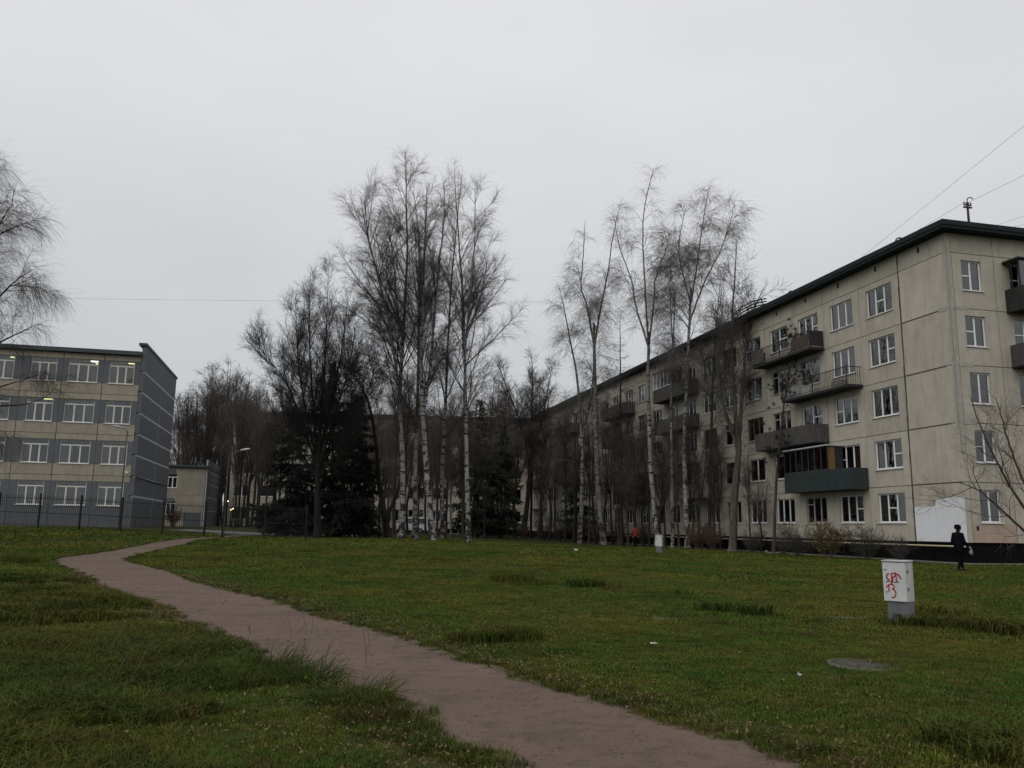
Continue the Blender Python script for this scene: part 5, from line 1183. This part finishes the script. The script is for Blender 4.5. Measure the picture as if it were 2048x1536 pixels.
def vnoise(X, Y, s, seed):
    r = np.random.default_rng(seed); T = r.random((64, 64)); x, y = X*s+200, Y*s+200; i, j = np.floor(x).astype(int), np.floor(y).astype(int); u, v = x-i, y-j; u = u*u*(3-2*u); v = v*v*(3-2*v)
    g = lambda a, b_: T[a % 64, b_ % 64]
    return (g(i, j)*(1-u)+g(i+1, j)*u)*(1-v)+(g(i, j+1)*(1-u)+g(i+1, j+1)*u)*v
PX, PY, PI, PS = [], [], [], []
cx_, cy_ = pl2, pr2
def left_of_path(X, Y):
    yy = pl2[:300, 1]; xx = pl2[:300, 0]; k = np.argsort(yy); return X < np.interp(Y, yy[k], xx[k])
def addpts(X, Y, base_idx, nidx, smul, rough=False):
    keep = ~in_poly(X, Y, poly)
    for (mx_, my_, mr_) in MH: keep &= (X-mx_)**2+(Y-my_)**2 > (mr_*.8)**2
    loc_ = np.array([(X-21.2)*c_+(Y-39)*s_, -(X-21.2)*s_+(Y-39)*c_]); keep &= ~((loc_[0] > -1.0) & (loc_[1] > -1.0))
    keep &= ~((X < -17.5) & (X > -18.2) & (Y > 49))
    X, Y = X[keep], Y[keep]; lf = left_of_path(X, Y)
    v = vnoise(X, Y, .55, 3); v2 = vnoise(X, Y, 1.7, 4)
    s = smul*(.55+.75*v)*(.75+.5*v2)*rg.uniform(.8, 1.2, len(X))
    dist = np.full(len(X), 9.0)
    for e_ in (pl2[::2], pr2[::2]):
        for i0 in range(0, len(X), 4000):
            q = slice(i0, i0+4000); dist[q] = np.minimum(dist[q], np.sqrt(((X[q, None]-e_[None, :, 0])**2+(Y[q, None]-e_[None, :, 1])**2).min(1)))
    near = np.clip(dist/.55, .22, 1); s = s*(.35+.65*near)
    k2 = rg.random(len(X)) < np.clip(near+.1, 0, 1); X, Y, s, lf, v, v2 = X[k2], Y[k2], s[k2], lf[k2], v[k2], v2[k2]
    idx = base_idx+rg.integers(0, nidx, len(X))
    if rough:
        lng = lf & (v+v2*.5 > .56) | (~lf & (v+v2*.6 > np.where(Y < 13, 1.12, 1.36))); idx = np.where(lng, 4+rg.integers(0, 3, len(X)), idx)
    PX.append(X); PY.append(Y); PI.append(idx); PS.append(s)
X, Y = scatter(30000, 4.0, 13, R(46)); addpts(X, Y, 0, 4, 1.0, True)
X, Y = scatter(26000, 13, 24, R(42)); addpts(X, Y, 0, 4, 1.25, True)
X, Y = scatter(17000, 22, 42, R(40)); addpts(X, Y, 7, 3, 1.0)
X, Y = scatter(7000, 40, 66, R(38)); addpts(X, Y, 10, 2, .9)
# a fringe that grows over the path edges
for e_, sg in ((pl2, -1), (pr2, 1)):
    k = rg.integers(30, 400, 2600); q = e_[k]+axis[k]*sg*(np.abs(rg.normal(0, .16, 2600))-.10)[:, None]+rg.normal(0, .05, (2600, 2))
    PX.append(q[:, 0]); PY.append(q[:, 1]); PI.append(rg.integers(0, 6, 2600)); PS.append(rg.uniform(.22, .6, 2600))
PX, PY, PI, PS = map(np.concatenate, (PX, PY, PI, PS)); n = len(PX)
me = bpy.data.meshes.new('grass'); me.vertices.add(n); me.vertices.foreach_set('co', np.column_stack([PX, PY, TZ(PX, PY)]).astype(np.float32).ravel())
for nm, ty, arr in (('idx', 'INT', PI.astype(np.int32)), ('sc', 'FLOAT', PS.astype(np.float32)), ('rot', 'FLOAT', rg.uniform(0, 6.28, n).astype(np.float32))):
    at_ = me.attributes.new(nm, ty, 'POINT'); at_.data.foreach_set('value', arr)
ng = bpy.data.node_groups.new('grass_nodes', 'GeometryNodeTree'); ng.interface.new_socket('Geometry', in_out='INPUT', socket_type='NodeSocketGeometry'); ng.interface.new_socket('Geometry', in_out='OUTPUT', socket_type='NodeSocketGeometry')
gi = ng.nodes.new('NodeGroupInput'); go = ng.nodes.new('NodeGroupOutput'); ip = ng.nodes.new('GeometryNodeInstanceOnPoints'); ci = ng.nodes.new('GeometryNodeCollectionInfo')
ci.inputs['Collection'].default_value = gcol; ci.inputs['Separate Children'].default_value = True; ci.inputs['Reset Children'].default_value = True
def na(nm, ty):
    q = ng.nodes.new('GeometryNodeInputNamedAttribute'); q.data_type = ty; q.inputs['Name'].default_value = nm; return q.outputs[0]
cx = ng.nodes.new('ShaderNodeCombineXYZ'); ng.links.new(na('rot', 'FLOAT'), cx.inputs['Z'])
ng.links.new(gi.outputs[0], ip.inputs['Points']); ng.links.new(ci.outputs[0], ip.inputs['Instance']); ip.inputs['Pick Instance'].default_value = True
ng.links.new(na('idx', 'INT'), ip.inputs['Instance Index']); ng.links.new(cx.outputs[0], ip.inputs['Rotation']); ng.links.new(na('sc', 'FLOAT'), ip.inputs['Scale']); ng.links.new(ip.outputs[0], go.inputs[0])
grass = obj('grass', me); tag(grass, 'rough autumn lawn grass on both sides of the path', kind='stuff'); md = grass.modifiers.new('grass', 'NODES'); md.node_group = ng
# fallen leaves
X, Y = scatter(24000, 4.2, 24, R(44)); k = (vnoise(X, Y, .4, 8) > rg.random(24000)*.9) & ~(in_poly(X, Y, poly) & (rg.random(24000) < .86)); X, Y = X[k], Y[k]
for e_, sg in ((pl2, -1), (pr2, 1)):
    cl = np.r_[0, np.cumsum(np.linalg.norm(np.diff(e_, axis=0), axis=1))]; k = np.searchsorted(cl, rg.uniform(cl[40], cl[270], 3200)); q = e_[k]+axis[k]*sg*(rg.gamma(1.6, .25, 3200)-.16)[:, None]+rg.normal(0, .04, (3200, 2)); X = np.r_[X, q[:, 0]]; Y = np.r_[Y, q[:, 1]]
n = len(X)
s = rg.uniform(.008, .02, n)[:, None]; a = rg.uniform(0, 6.28, n); u = np.column_stack([np.cos(a), np.sin(a), rg.normal(0, .35, n)]); v = np.column_stack([-np.sin(a), np.cos(a), rg.normal(0, .35, n)])
P = np.column_stack([X, Y, TZ(X, Y)+np.where(in_poly(X, Y, poly), .018, rg.uniform(.015, .055, n))]); V = np.stack([P-u*s, P-v*s*.6, P+u*s+np.array([0, 0, .012]), P+v*s*.6], 1).reshape(-1, 3); q = np.arange(n)[:, None]*4
lv = obj('fallen_leaves', np_mesh('fallen_leaves', V, None, np.concatenate([np.concatenate([q, q+1, q+2], 1), np.concatenate([q, q+2, q+3], 1)]), MATS['litter_leaf'])); tag(lv, 'scattered yellow and brown fallen leaves', kind='stuff')
# pebbles on the path
k = rg.integers(60, 330, 700); f = rg.random((700, 1)); p = pl2[k]*(1-f)+pr2[k]*f; b = MB(); oc = [(1, 0, 0), (0, 1, 0), (-1, 0, 0), (0, -1, 0), (0, 0, .7)]
for (x, y) in p:
    s = rg.uniform(.005, .012); z = tz(x, y)+.008; b.add([(x+s*c[0]*rg.uniform(.7, 1.2), y+s*c[1]*rg.uniform(.7, 1.2), z+s*c[2]) for c in oc], [(0, 1, 4), (1, 2, 4), (2, 3, 4), (3, 0, 4)])
o = obj('gravel', b.mesh('gravel', MATS['path_sand'])); tag(o, 'small stones strewn on the sand path', kind='stuff')
# long grass clumps and seed stalks at the near path edge
def clump(X, Y, seed, n, h, rad, ns, lab, dark=True):
    r = np.random.default_rng(seed); tb = Tubes(); a = r.uniform(0, 6.28, n); q = rad*np.sqrt(r.random(n)); P = np.column_stack([np.cos(a)*q, np.sin(a)*q*.7, np.zeros(n)-.01]); D = np.column_stack([np.cos(a)*.55, np.sin(a)*.55, np.ones(n)])+r.normal(0, .2, (n, 3))
    pt = growv(r, P, D, h*r.uniform(.4, 1.1, n), 5, .08, -.12, -.38); tb.add(pt, np.full((n, 1), .0032)*np.array([[1, 1, .9, .8, .5, .15]]), 3)
    root = empty('grass_clump', (X, Y, tz(X, Y))); tag(root, lab, 'grass clump', 'long grass clumps'); obj('blades', tb.mesh('blades', 'grass_rough'), root)
    if ns:
        t2 = Tubes(); P = np.column_stack([r.normal(0, rad*.5, ns), r.normal(0, rad*.4, ns), np.zeros(ns)]); D = np.column_stack([r.normal(.15, .22, ns), r.normal(0, .15, ns), np.ones(ns)])
        pt = growv(r, P, D, r.uniform(.45, .8, ns), 7, .07, .02, -.10); rr_ = np.full((ns, 1), .0013)*np.array([[1.1, 1, .9, .8, .8, 1.8, 2.2, .5]]); t2.add(pt, rr_, 4); obj('seed_stalks', t2.mesh('seed_stalks', 'twig_brown'), root)
for i, (X, Y, n, h, rd, ns, lab) in enumerate([(-2.35, 8.55, 170, .34, .28, 4, 'long grass clump with seed stalks at the left path edge, furthest of three'), (-1.85, 7.85, 260, .36, .34, 6, 'largest long grass clump with tall stalks beside the path'), (-1.25, 7.0, 240, .32, .33, 5, 'long grass clump nearest the camera on the left path edge'), (-1.0, 6.35, 150, .22, .28, 0, 'low dark grass clump spilling on to the near path'), (-2.46, 32.3, 240, .45, .6, 0, 'dark grass tussock far out on the lawn'), (.1, 24.8, 260, .38, .6, 0, 'dark grass tussock in the middle of the lawn'), (.62, 20.8, 260, .34, .55, 0, 'dark flat tussock just in front of the middle tussock'), (-8.6, 36, 220, .4, .6, 0, 'dark tussock on the lawn nearest the path bend'), (-2.9, 6.4, 140, .26, .3, 3, 'long grass clump with dry stalks in the left foreground'), (-15.9, 27.6, 260, .5, .5, 4, 'rank grass at the outer side of the path bend')]):
    clump(X, Y, 900+i, n, h, rd, ns, lab)
